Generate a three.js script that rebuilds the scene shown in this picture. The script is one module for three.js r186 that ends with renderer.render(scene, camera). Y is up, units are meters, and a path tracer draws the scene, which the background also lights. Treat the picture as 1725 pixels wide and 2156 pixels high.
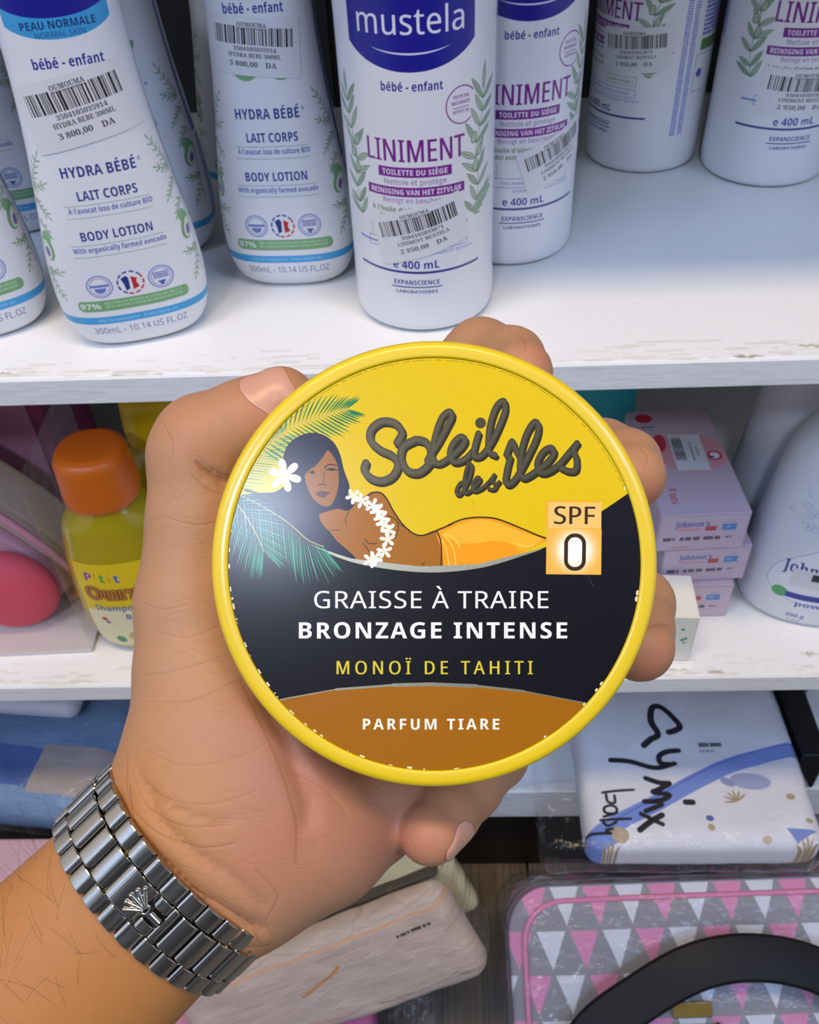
import * as THREE from 'three';
import { RoundedBoxGeometry } from 'three/addons/geometries/RoundedBoxGeometry.js';
import { mergeGeometries } from 'three/addons/utils/BufferGeometryUtils.js';
import { ImprovedNoise } from 'three/addons/math/ImprovedNoise.js';
import { RectAreaLightUniformsLib } from 'three/addons/lights/RectAreaLightUniformsLib.js';

// ---------------------------------------------------------------- camera, lights, exposure
const scene = new THREE.Scene();
scene.background = new THREE.Color(0x000000);
const FOCAL = 1900, CX = 862.5, CY = 1078;                  // focal length and centre in photograph pixels
const camera = new THREE.PerspectiveCamera(2 * Math.atan(CY / FOCAL) * 180 / Math.PI, 1725 / 2156, 0.01, 30);
camera.rotation.order = 'YXZ';
camera.rotation.set(-43 * Math.PI / 180, 3.0 * Math.PI / 180, -3.3 * Math.PI / 180);
camera.position.set(0, 0.874, 0);
camera.focus = 0.185; camera.userData.fStop = 56;
camera.updateMatrixWorld(true);
const renderer = new THREE.WebGLRenderer();
renderer.toneMapping = THREE.LinearToneMapping;
renderer.toneMappingExposure = 0.8;
renderer.shadowMap.enabled = true;
RectAreaLightUniformsLib.init();

const CEILING = 2.6;
// [x, z, width, depth, colour, light intensity, what the eye sees of it]
const LAMPS = [
  [-0.12, 0.12, 1.3, 0.24, 0xffe2b6, 30, 'long warm white ceiling lamp hanging right above the shelves'],
  [-0.38, 1.77, 0.24, 0.24, 0xd6e4ff, 150, 'small square cool white ceiling panel behind the viewer'],
  [-1.15, 0.95, 0.6, 0.9, 0xa6c6ff, 14, 'large cool white ceiling panel behind the viewer on the left'],
  [1.25, 0.95, 0.6, 0.9, 0xa6c6ff, 14, 'large cool white ceiling panel behind the viewer on the right'],
];

// ---------------------------------------------------------------- helpers
const V = (x, y, z) => new THREE.Vector3(x, y, z);
const camP = (x, y, d) => V((x - CX) / FOCAL * d, -(y - CY) / FOCAL * d, -d);           // point in the viewer's axes
const px = (x, y, d) => camP(x, y, d).applyMatrix4(camera.matrixWorld);
function ray(x, y) { return px(x, y, 1).sub(camera.position).normalize(); }
function onY(x, y, Y) { const r = ray(x, y); return camera.position.clone().addScaledVector(r, (Y - camera.position.y) / r.y); }
function onZ(x, y, Z) { const r = ray(x, y); return camera.position.clone().addScaledVector(r, (Z - camera.position.z) / r.z); }
let seed = 20240611;
function rnd() { seed = (seed + 0x6d2b79f5) | 0; let t = Math.imul(seed ^ (seed >>> 15), 1 | seed); t = (t + Math.imul(t ^ (t >>> 7), 61 | t)) ^ t; return ((t ^ (t >>> 14)) >>> 0) / 4294967296; }
const rr = (a, b) => a + (b - a) * rnd();
const perlin = new ImprovedNoise();
const lerp = (a, b, t) => a + (b - a) * t, clamp = (x, a, b) => Math.min(b, Math.max(a, x));
const sstep = (a, b, x) => { const t = clamp((x - a) / (b - a), 0, 1); return t * t * (3 - 2 * t); };

const used = new Map();
function numbered(name) { const n = used.get(name) ?? 0; used.set(name, n + 1); return n ? name + '_' + String(n).padStart(3, '0') : name; }
function shade(o) { o.castShadow = true; o.receiveShadow = true; return o; }
function tag(o, label, category, group) { o.userData.label = label; o.userData.category = category; if (group) o.userData.group = group; return o; }
function thing(name, label, category, pos, group) {
  const o = new THREE.Group(); o.name = numbered(name); if (pos) o.position.copy(pos);
  scene.add(o); return tag(o, label, category, group);
}
function part(name, geo, mat, parent, label) {
  const m = shade(new THREE.Mesh(geo, mat)); m.name = name; parent.add(m); if (label) m.userData.label = label; return m;
}
function structure(name, geo, mat) { const m = shade(new THREE.Mesh(geo, mat)); m.name = name; m.userData.kind = 'structure'; scene.add(m); return m; }
function box(w, h, d, x = 0, y = 0, z = 0) { const g = new THREE.BoxGeometry(w, h, d); g.translate(x, y, z); return g; }
function rbox(w, h, d, r, x = 0, y = 0, z = 0, s = 3) { const g = new RoundedBoxGeometry(w, h, d, s, r); g.translate(x, y, z); return g; }
const mat = (color, roughness = 0.6, more = {}) => new THREE.MeshPhysicalMaterial({ color, roughness, metalness: 0, ...more });
function canvas(w, h) { const c = document.createElement('canvas'); c.width = w; c.height = h; return [c, c.getContext('2d')]; }
function tex(c, srgb = true, repeat = false) {
  const t = new THREE.CanvasTexture(c); t.colorSpace = srgb ? THREE.SRGBColorSpace : THREE.NoColorSpace; t.magFilter = THREE.LinearFilter;
  if (repeat) t.wrapS = t.wrapT = THREE.RepeatWrapping; return t;
}
// grey noise texture, tileable enough for fine grain
function noiseTex(n, cells, lo, hi, octaves = 3, sx = 1, sy = 1) {
  const data = new Uint8Array(n * n * 4);
  for (let y = 0; y < n; y++) for (let x = 0; x < n; x++) {
    let v = 0, a = 0.5, f = cells;
    for (let o = 0; o < octaves; o++, a *= 0.5, f *= 2) v += a * perlin.noise(x / n * f * sx, y / n * f * sy, o * 7.3 + cells);
    const g = clamp(lerp(lo, hi, 0.5 + v), 0, 255), i = (y * n + x) * 4; data[i] = data[i + 1] = data[i + 2] = g; data[i + 3] = 255;
  }
  const t = new THREE.DataTexture(data, n, n); t.magFilter = THREE.LinearFilter; t.wrapS = t.wrapT = THREE.MirroredRepeatWrapping; t.needsUpdate = true; return t;
}
// text fitted to a width and a capital height, centred at x with its base line at y
function fit(ctx, s, x, y, w, h, color, font = 'sans-serif', weight = '', track = 0) {
  ctx.save(); ctx.font = weight + ' 100px ' + font; ctx.letterSpacing = track + 'px'; const m = ctx.measureText(s).width - track;
  ctx.translate(x, y); ctx.scale(w / m, h / 71.4); ctx.fillStyle = color; ctx.textAlign = 'center'; ctx.textBaseline = 'alphabetic'; ctx.fillText(s, 0, 0); ctx.restore();
}
// smooth line through points
function spline(ctx, pts, closed = false) {
  const n = pts.length, P = (i) => (closed ? pts[(i + n) % n] : pts[clamp(i, 0, n - 1)]);
  ctx.moveTo(pts[0][0], pts[0][1]);
  for (let i = 0; i < (closed ? n : n - 1); i++) {
    const a = P(i - 1), b = P(i), c = P(i + 1), d = P(i + 2);
    ctx.bezierCurveTo(b[0] + (c[0] - a[0]) / 6, b[1] + (c[1] - a[1]) / 6, c[0] - (d[0] - b[0]) / 6, c[1] - (d[1] - b[1]) / 6, c[0], c[1]);
  }
}
function stroke(ctx, pts, color, width, closed = false) { ctx.beginPath(); spline(ctx, pts, closed); ctx.strokeStyle = color; ctx.lineWidth = width; ctx.lineCap = 'round'; ctx.lineJoin = 'round'; ctx.stroke(); }
function blob(ctx, pts, color) { ctx.beginPath(); spline(ctx, pts, true); ctx.closePath(); ctx.fillStyle = color; ctx.fill(); }

// A closed body from rings [y, half width, half depth]; round cross-section power n; u runs along the girth in metres / girth with the front (+z) at u = 0.5, v = y / top.
function body(profile, n = 2, seg = 72, steps = 60, vTop = null) {
  const pts = profile.map((p) => V(p[1], p[0], p[2])), curve = new THREE.CatmullRomCurve3(pts, false, 'centripetal');
  const rows = []; for (let i = 0; i <= steps; i++) { const p = curve.getPoint(i / steps); rows.push([p.y, Math.max(p.x, 1e-4), Math.max(p.z, 1e-4)]); }
  const dir = []; for (let j = 0; j <= seg; j++) { const t = (j / seg - 0.5) * 2 * Math.PI, s = Math.sin(t), c = Math.cos(t); dir.push([Math.sign(s) * Math.abs(s) ** (2 / n), Math.sign(c) * Math.abs(c) ** (2 / n)]); }
  const girth = (a, b) => { let L = 0; for (let j = 1; j <= seg; j++) L += Math.hypot((dir[j][0] - dir[j - 1][0]) * a, (dir[j][1] - dir[j - 1][1]) * b); return L; };
  const G = Math.max(...rows.map((r) => girth(r[1], r[2]))), top = vTop ?? rows.at(-1)[0];
  const pos = [], uv = [], idx = [], W = seg + 1;
  for (const [y, a, b] of rows) {
    const arc = [0]; for (let j = 1; j <= seg; j++) arc.push(arc[j - 1] + Math.hypot((dir[j][0] - dir[j - 1][0]) * a, (dir[j][1] - dir[j - 1][1]) * b));
    for (let j = 0; j <= seg; j++) { pos.push(dir[j][0] * a, y, dir[j][1] * b); uv.push(0.5 + (arc[j] - arc[seg / 2]) / G, y / top); }
  }
  for (let i = 0; i < steps; i++) for (let j = 0; j < seg; j++) { const k = i * W + j; idx.push(k, k + 1, k + W, k + 1, k + W + 1, k + W); }
  for (const [r, flip] of [[0, true], [steps, false]]) {
    const c = pos.length / 3, base = c + 1; pos.push(0, rows[r][0], 0); uv.push(0.02, rows[r][0] / top);
    for (let j = 0; j <= seg; j++) { pos.push(dir[j][0] * rows[r][1], rows[r][0], dir[j][1] * rows[r][2]); uv.push(0.02, rows[r][0] / top); }
    for (let j = 0; j < seg; j++) flip ? idx.push(c, base + j + 1, base + j) : idx.push(c, base + j, base + j + 1);
  }
  const g = new THREE.BufferGeometry();
  g.setAttribute('position', new THREE.Float32BufferAttribute(pos, 3)); g.setAttribute('uv', new THREE.Float32BufferAttribute(uv, 2)); g.setIndex(idx); g.computeVertexNormals();
  const N = g.attributes.normal;
  for (let i = 0; i <= steps; i++) { const a = i * W, b = a + seg, s = V(N.getX(a) + N.getX(b), N.getY(a) + N.getY(b), N.getZ(a) + N.getZ(b)).normalize(); for (const k of [a, b]) N.setXYZ(k, s.x, s.y, s.z); }
  g.userData = { girth: G, top };
  // point of the surface at a distance s along the girth from the front and a height y
  g.userData.at = (s, y, lift = 0) => {
    let i = 0; while (i < steps - 1 && rows[i + 1][0] < y) i++;
    const t = clamp((y - rows[i][0]) / (rows[i + 1][0] - rows[i][0] || 1), 0, 1), a = lerp(rows[i][1], rows[i + 1][1], t) + lift, b = lerp(rows[i][2], rows[i + 1][2], t) + lift;
    let j = seg / 2, L = 0; const step = s < 0 ? -1 : 1;
    for (let k = 0; k < seg / 2 - 1; k++) {
      const d = Math.hypot((dir[j + step][0] - dir[j][0]) * a, (dir[j + step][1] - dir[j][1]) * b);
      if (L + d >= Math.abs(s)) { const q = (Math.abs(s) - L) / d; return V(lerp(dir[j][0], dir[j + step][0], q) * a, y, lerp(dir[j][1], dir[j + step][1], q) * b); }
      L += d; j += step;
    }
    return V(dir[j][0] * a, y, dir[j][1] * b);
  };
  return g;
}
// a paper sticker lying on such a body
function stickerOn(g, s0, y0, w, h, turn, lift = 0.00025) {
  const nx = 16, ny = 8, pos = [], uv = [], idx = [], c = Math.cos(turn), s = Math.sin(turn);
  for (let i = 0; i <= ny; i++) for (let j = 0; j <= nx; j++) {
    const a = (j / nx - 0.5) * w, b = (i / ny - 0.5) * h, p = g.userData.at(s0 + a * c - b * s, y0 + a * s + b * c, lift);
    pos.push(p.x, p.y, p.z); uv.push(j / nx, i / ny);
  }
  for (let i = 0; i < ny; i++) for (let j = 0; j < nx; j++) { const k = i * (nx + 1) + j; idx.push(k, k + 1, k + nx + 1, k + 1, k + nx + 2, k + nx + 1); }
  const q = new THREE.BufferGeometry(); q.setAttribute('position', new THREE.Float32BufferAttribute(pos, 3)); q.setAttribute('uv', new THREE.Float32BufferAttribute(uv, 2)); q.setIndex(idx); q.computeVertexNormals(); return q;
}

// ---------------------------------------------------------------- the room
const UP_Y = 0.637, LOW_Y = 0.396, BOT_Y = 0.171, FRONT = -0.351, BACK = -0.70, BOARD = 0.015;
const wallM = mat(0xe6e4de, 0.9), ceilM = mat(0xb4b4b2, 0.9);
structure('wall_back', box(3.4, CEILING + 0.1, 0.1, 0, CEILING / 2, -0.82), wallM);
structure('wall_front', box(3.4, CEILING + 0.1, 0.1, 0, CEILING / 2, 2.75), mat(0x5c5a58, 0.8));
structure('wall_left', box(0.1, CEILING + 0.1, 3.5, -1.7, CEILING / 2, 0.965), wallM);
structure('wall_right', box(0.1, CEILING + 0.1, 3.5, 1.7, CEILING / 2, 0.965), wallM);
structure('ceiling', box(3.5, 0.1, 3.7, 0, CEILING + 0.05, 0.965), ceilM);

// dark wood-look floor, plank by plank
function woodTex(dark) {
  const [c, g] = canvas(256, 1024); g.fillStyle = dark; g.fillRect(0, 0, 256, 1024);
  for (let i = 0; i < 420; i++) {
    const x = rr(0, 256), y = rr(-200, 1024), l = rr(120, 600), k = rr(-4, 4);
    g.strokeStyle = rnd() < 0.6 ? `rgba(45,40,34,${rr(0.08, 0.35)})` : `rgba(150,140,122,${rr(0.06, 0.28)})`; g.lineWidth = rr(0.6, 3);
    g.beginPath(); g.moveTo(x, y); g.bezierCurveTo(x + k, y + l / 3, x - k, y + l * 0.66, x + k * 0.5, y + l); g.stroke();
  }
  return tex(c);
}
const plankM = ['#6d665b', '#655e53', '#756e62'].map((c) => mat(0xffffff, 0.5, { map: woodTex(c) }));
const floor = new THREE.Group(); floor.name = 'floor'; floor.userData.kind = 'structure'; scene.add(floor);
part('subfloor', box(3.5, 0.06, 3.7, 0, -0.036, 0.965), mat(0x24211d, 0.9), floor);
{
  const g = rbox(0.148, 0.008, 1.19, 0.0012, 0, -0.004, 0, 1);
  for (let i = 0; i < 23; i++) for (let j = 0; j < 3; j++) { const m = part('plank', g, plankM[(i * 2 + j) % 3], floor); m.position.set(-1.65 + i * 0.15, 0, -0.25 + j * 1.2 + (i % 2 ? 0.0 : 0.0)); }
}
for (const [x, z, w, d, color, power, label] of LAMPS) {
  const o = thing('ceiling_lamp', label, 'lamp', V(x, CEILING, z));
  part('housing', rbox(w + 0.04, 0.05, d + 0.04, 0.008, 0, -0.026, 0), mat(0xf2f2f0, 0.5), o);
  part('diffuser', box(w, 0.004, d, 0, -0.0535, 0), new THREE.MeshStandardMaterial({ color: 0xffffff, roughness: 0.6, emissive: color, emissiveIntensity: 2.2 }), o);
  const L = new THREE.RectAreaLight(color, power, w, d); L.name = 'lamp_light'; L.position.set(0, -0.058, 0); L.rotation.x = -Math.PI / 2; L.castShadow = true; o.add(L);
}

// ---------------------------------------------------------------- the shelving
const unit = thing('shelving_unit', 'white shelving unit with worn board edges and a dark back', 'shelf', V(0, 0, 0));
function boardTex() {            // white melamine with grime and chips along the front edge; 1.6 m x 0.35 m, front at the bottom
  const [c, g] = canvas(2048, 448); g.fillStyle = '#e9e9e6'; g.fillRect(0, 0, 2048, 448);
  for (let i = 0; i < 5000; i++) { g.fillStyle = rnd() < 0.5 ? `rgba(255,255,255,${rr(0.05, 0.25)})` : `rgba(150,148,140,${rr(0.03, 0.14)})`; g.fillRect(rr(0, 2048), rr(0, 448), rr(1, 3), rr(1, 2)); }
  for (let i = 0; i < 900; i++) { g.fillStyle = `rgba(${rr(120, 165) | 0},${rr(112, 150) | 0},${rr(80, 110) | 0},${rr(0.05, 0.25)})`; const w = rr(2, 26); g.fillRect(rr(0, 2048), 448 - Math.abs(rr(0, 1) * rr(0, 26)), w, rr(0.6, 1.8)); }
  for (let i = 0; i < 34; i++) {   // chips
    const x = rr(0, 2048), y = 448 - rr(0, 1) ** 3 * 26, w = rr(6, 40); g.fillStyle = `rgba(${rr(120, 150) | 0},${rr(110, 132) | 0},${rr(82, 100) | 0},${rr(0.35, 0.8)})`;
    g.beginPath(); g.moveTo(x, y); for (let k = 1; k < 7; k++) g.lineTo(x + w * k / 7, y + rr(-2.5, 1)); for (let k = 7; k > 0; k--) g.lineTo(x + w * k / 7, y + rr(0.4, 2.6) * (rnd() < 0.25 ? 1.6 : 0.6)); g.fill();
  }
  return tex(c);
}
function stripTex() {
  const [c, g] = canvas(1024, 64); g.fillStyle = '#e9e9e6'; g.fillRect(0, 0, 1024, 64);
  for (let i = 0; i < 2600; i++) { g.fillStyle = rnd() < 0.5 ? `rgba(255,255,255,${rr(0.03, 0.14)})` : `rgba(110,110,108,${rr(0.03, 0.14)})`; g.fillRect(rr(0, 1024), rr(0, 64), rr(1, 14), rr(1, 3)); }
  return tex(c);
}
const stripM = mat(0xffffff, 0.45, { map: stripTex() });
const underM = mat(0xe0e0de, 0.6);
function shelf(y, front, thick, stripY = thick) {
  const b = part('shelf_board', rbox(1.6, thick, BACK * -1 + front - 0.0012, 0.0012, 0, y - thick / 2, (BACK + front - 0.0012) / 2, 2), mat(0xffffff, 0.42, { map: boardTex() }), unit);
  const P = b.geometry.attributes.position, N = b.geometry.attributes.normal, U = b.geometry.attributes.uv;
  for (let i = 0; i < P.count; i++) U.setXY(i, P.getX(i) / 1.6 + 0.5, Math.abs(N.getY(i)) > 0.5 ? (front - P.getZ(i)) / 0.35 : 0.6);
  part('edge_strip', rbox(1.6, thick - 0.001, 0.0012, 0.0004, 0, y - thick / 2 - 0.0004, front - 0.0006, 1), stripM, unit, 'scuffed edge strip along the front of the board');
}
shelf(UP_Y, FRONT, BOARD); shelf(LOW_Y, FRONT, BOARD); shelf(UP_Y + 0.28, FRONT, BOARD); shelf(UP_Y + 0.60, FRONT, BOARD);
shelf(BOT_Y, -0.40, 0.042);
const darkM = mat(0x3b3d3e, 0.7), blackM = mat(0x0d0d0f, 0.5);
for (let i = 0; i < 11; i++) part('back_slat', rbox(0.143, 1.25, 0.008, 0.001, -0.73 + i * 0.146, 0.63, BACK - 0.0042, 1), darkM, unit);
part('side_panel', box(0.018, 1.25, 0.35, -0.809, 0.625, -0.525), mat(0xdededa, 0.6), unit);
part('side_panel', box(0.018, 1.25, 0.35, 0.809, 0.625, -0.525), mat(0xdededa, 0.6), unit);
part('kick_plate', box(1.6, BOT_Y - 0.044, 0.012, 0, (BOT_Y - 0.044) / 2 + 0.001, -0.425), blackM, unit, 'black kick plate under the bottom shelf');

// ---------------------------------------------------------------- the yellow tin in the hand
const TIN_D = 0.181, TIN_R = 0.04515;
const tin = thing('cream_tin', 'round yellow tin of tanning grease with a black and yellow label, held in the hand', 'tin', px(915, 1188, TIN_D));
tin.quaternion.copy(camera.quaternion);
function lathe(points, seg = 128) { const g = new THREE.LatheGeometry(points.map((p) => new THREE.Vector2(p[0], p[1])), seg); g.rotateX(Math.PI / 2); return g; }
function tinLabel() {
  const N = 2048, K = N / 872, X0 = 909 - 436, Y0 = 1187 - 436;
  const [c, g] = canvas(N, N), [mc, m] = canvas(1024, 1024);
  g.setTransform(K, 0, 0, K, -X0 * K, -Y0 * K); m.fillStyle = '#000'; m.fillRect(0, 0, 1024, 1024); m.setTransform(K / 2, 0, 0, K / 2, -X0 * K / 2, -Y0 * K / 2);
  const a = (x, y) => [430 + x / 3.026, 690 + y / 3.026], b = (x, y) => [900 + x / 3.136, 690 + y / 3.136];
  const A = (l) => l.map((p) => a(...p)), B = (l) => l.map((p) => b(...p));
  g.fillStyle = '#e0be00'; g.fillRect(X0, Y0, 872, 872);
  for (let i = 0; i < 2600; i++) { g.fillStyle = rnd() < 0.5 ? `rgba(255,240,40,${rr(0.02, 0.1)})` : `rgba(150,130,0,${rr(0.01, 0.07)})`; g.fillRect(rr(X0, X0 + 872), rr(Y0, Y0 + 872), rr(1, 3), rr(1, 3)); }
  // black field
  const edge = [[440, 1010], [500, 1052], [570, 1098], [640, 1142], [740, 1184], [880, 1204], [1000, 1196], [1100, 1168], [1146, 1150], [1200, 1117], [1315, 1040], [1380, 990]];
  g.beginPath(); spline(g, edge); g.lineTo(1400, 1700); g.lineTo(400, 1700); g.closePath(); g.fillStyle = '#0d0b12'; g.fill();
  // lower brown field with a foil line
  const low = [[560, 1480], [590, 1472], [700, 1452], [820, 1443], [900, 1441], [1000, 1445], [1100, 1456], [1235, 1482], [1280, 1492]];
  g.beginPath(); spline(g, low); g.lineTo(1300, 1700); g.lineTo(500, 1700); g.closePath(); g.fillStyle = '#a06204'; g.fill();
  for (let i = 0; i < low.length - 1; i++) { const t = Math.max(0.3, 1 - Math.abs((low[i][0] + low[i + 1][0]) / 2 - 910) / 330); for (const [q, col] of [[g, '#a39a80'], [m, '#fff']]) { q.strokeStyle = col; q.lineWidth = 9 * t; q.beginPath(); q.moveTo(...low[i]); q.lineTo(...low[i + 1]); q.stroke(); } }
  // reclining figure: skin, arm line
  const skin = '#a5670f';
  g.save(); g.beginPath(); spline(g, edge); g.lineTo(1400, 600); g.lineTo(400, 600); g.closePath(); g.clip();
  blob(g, A([[700, 1170], [830, 1150], [930, 1110], [1000, 1070], [1050, 1040], [1110, 1050], [1150, 1100], [1190, 1170], [1240, 1240], [1300, 1300], [1370, 1320], [1460, 1290], [1500, 1400], [1500, 1540], [1300, 1540], [1050, 1500], [880, 1440], [760, 1330]]), skin);
  stroke(g, A([[1020, 1070], [1060, 1045], [1110, 1050], [1150, 1095], [1185, 1160], [1235, 1235], [1300, 1298], [1370, 1320], [1480, 1285]]), '#33210c', 3);
  stroke(g, A([[1150, 1190], [1215, 1235], [1210, 1310], [1195, 1340]]), '#33210c', 1.6); stroke(g, A([[1210, 1235], [1290, 1285]]), '#33210c', 1.6);
  stroke(g, A([[990, 1365], [1030, 1420], [1035, 1440]]), '#33210c', 1.6); stroke(g, A([[1005, 1340], [1030, 1370], [1080, 1372]]), '#33210c', 1.6);
  stroke(g, A([[905, 1165], [880, 1210], [884, 1250]]), '#33210c', 1.5); stroke(g, A([[840, 1290], [800, 1285], [760, 1300]]), '#33210c', 1.3); stroke(g, A([[1365, 1500], [1380, 1505], [1385, 1492]]), '#33210c', 1.4);
  // orange wrap
  blob(g, [...A([[1465, 1290], [1560, 1250], [1660, 1215]]), ...B([[220, 1262], [330, 1250], [440, 1262], [560, 1310], [700, 1370], [778, 1395], [700, 1440], [560, 1500], [400, 1570], [200, 1620], [60, 1640], [-20, 1640]]), ...A([[1500, 1540], [1495, 1420]])], '#f59b0c');
  blob(g, B([[75, 1360], [180, 1300], [330, 1262], [450, 1285], [620, 1350], [740, 1400], [600, 1470], [560, 1430], [420, 1405], [300, 1420], [180, 1420], [150, 1400]]), '#fbb32a');
  for (const l of [[[90, 1370], [130, 1410], [160, 1480], [170, 1570]], [[80, 1400], [110, 1470], [125, 1580]], [[100, 1360], [160, 1390], [200, 1450]], [[560, 1420], [640, 1440], [690, 1430]]]) stroke(g, B(l), '#ffc64a', 3);
  stroke(g, [...A([[1460, 1290], [1560, 1248]]), ...B([[120, 1300], [220, 1260], [330, 1248], [440, 1258], [560, 1302], [700, 1362], [778, 1390]])], '#4a2a06', 3.4);
  stroke(g, A([[1465, 1290], [1488, 1350], [1495, 1430], [1490, 1540]]), '#33210c', 2.6);
  g.restore();
  // foil rim under the figure
  for (const [q, col] of [[g, '#a9a18a'], [m, '#fff']]) { q.beginPath(); spline(q, edge.slice(3, 9)); for (const p of [[1100, 1163], [1000, 1187], [880, 1192], [740, 1176], [660, 1148]]) q.lineTo(...p); q.closePath(); q.fillStyle = col; q.fill(); }
  // palm leaves
  function frond(spine, len, w0, cols, width, side = [1, -1], n = 46) {
    const cur = new THREE.SplineCurve(spine.map((p) => new THREE.Vector2(p[0], p[1])));
    for (let i = 0; i < n; i++) for (const s of side) {
      const t = (i + 0.5) / n, p = cur.getPoint(t), d = cur.getTangent(t), l = len * (0.55 + 0.6 * Math.sin(Math.PI * Math.min(1, t * 0.8 + 0.15))) * rr(0.85, 1.1), an = s * lerp(1.15, 0.45, t);
      const ex = p.x + l * (d.x * Math.cos(an) - d.y * Math.sin(an)), ey = p.y + l * (d.x * Math.sin(an) + d.y * Math.cos(an)) + l * 0.12;
      const mx = (p.x + ex) / 2 - d.y * s * l * 0.04, my = (p.y + ey) / 2 + d.x * s * l * 0.04;
      g.fillStyle = cols[(i + (s > 0 ? 1 : 0)) % cols.length]; g.beginPath(); const nx = -(ey - p.y) / l * width, ny = (ex - p.x) / l * width;
      g.moveTo(p.x, p.y); g.quadraticCurveTo(mx + nx, my + ny, ex, ey); g.quadraticCurveTo(mx - nx, my - ny, p.x, p.y); g.fill();
    }
    stroke(g, spine, '#b9b868', 2);
  }
  frond([[468, 1040], [500, 990], [540, 948], [585, 915]], 58, 0, ['#5f9f86', '#3f8a6e', '#6fae92'], 2.2, [1, -1], 26);
  frond([[540, 945], [590, 908], [640, 884], [690, 868], [725, 858]], 60, 0, ['#1f7a48', '#2f8f52', '#186a3e'], 3.6, [1, -1], 24);
  // hair, face
  blob(g, A([[480, 830], [520, 730], [620, 670], [720, 670], [800, 720], [845, 800], [870, 900], [905, 1000], [900, 1060], [940, 1110], [900, 1160], [830, 1150], [760, 1168], [712, 1190], [735, 1250], [782, 1300], [830, 1360], [900, 1420], [940, 1470], [800, 1430], [640, 1370], [480, 1300], [330, 1240], [200, 1180], [170, 1080], [300, 1050], [430, 1040], [500, 980], [500, 900]]), '#1d1830');
  blob(g, A([[765, 775], [800, 810], [825, 860], [838, 940], [830, 1030], [800, 1110], [760, 1135], [715, 1120], [670, 1080], [640, 1020], [618, 945], [640, 910], [690, 870], [735, 820]]), '#9c6320');
  for (const [l, w] of [[[[745, 885], [780, 865], [820, 872]], 3], [[[755, 900], [790, 892], [822, 900]], 3.2], [[[650, 915], [680, 905]], 2.2], [[[748, 910], [742, 960], [735, 990]], 1.2], [[[705, 998], [730, 992], [758, 998]], 2.2], [[[690, 1050], [725, 1040], [775, 1046]], 2.4], [[[712, 1066], [735, 1074], [757, 1062]], 3]]) stroke(g, A(l), '#2c170c', w * 0.9);
  for (const [x, y, w] of [[790, 898, 26], [668, 918, 18]]) blob(g, A([[x - w, y], [x, y - 9], [x + w, y + 2], [x, y + 9]]), '#1c0e08'); blob(g, A([[688, 1050], [725, 1038], [778, 1047], [740, 1074], [710, 1070]]), '#5c2c1c');
  for (const l of [[[520, 800], [600, 720], [720, 690]], [[560, 1100], [600, 1200], [700, 1300]], [[850, 900], [870, 1000], [850, 1090]]]) stroke(g, A(l), '#2e2748', 1.4);
  frond([[470, 1030], [540, 1062], [600, 1100], [640, 1135], [675, 1150]], 92, 0, ['#2f8a66', '#1f6e50', '#55a98a', '#256f58'], 2.6, [1], 40);
  frond([[480, 1045], [510, 1085], [535, 1130], [548, 1160]], 74, 0, ['#2f8a66', '#1f6e50', '#4c9f80'], 2.4, [1, -1], 24);
  stroke(g, [[508, 1030], [535, 1038], [560, 1048]], '#2f4a12', 5);
  function flower(x, y, r, rot, p = 5) {
    for (let i = 0; i < p; i++) {
      const t = rot + i / p * Math.PI * 2, q = (rad, d) => [x + rad * r * Math.cos(t + d), y + rad * r * Math.sin(t + d)];
      blob(g, [[x, y], q(0.55, -0.42), q(0.95, -0.22), q(1.08, 0), q(0.95, 0.22), q(0.55, 0.42)], '#fbf8ee'); stroke(g, [[x, y], q(0.5, 0), q(0.8, 0.05)], '#e3d8b8', 0.9);
    }
    g.fillStyle = '#f0dfa0'; g.beginPath(); g.arc(x, y, r * 0.16, 0, 7); g.fill();
  }
  flower(...a(492, 935), 33, 0.3, 6);
  for (const [x, y] of [[930, 1070], [985, 1098], [1055, 1130], [1085, 1160], [1110, 1205], [1125, 1245], [1155, 1285], [1150, 1345], [1130, 1420], [1070, 1465], [1040, 1478]]) flower(...a(x, y), 16, rr(0, 2));
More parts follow.
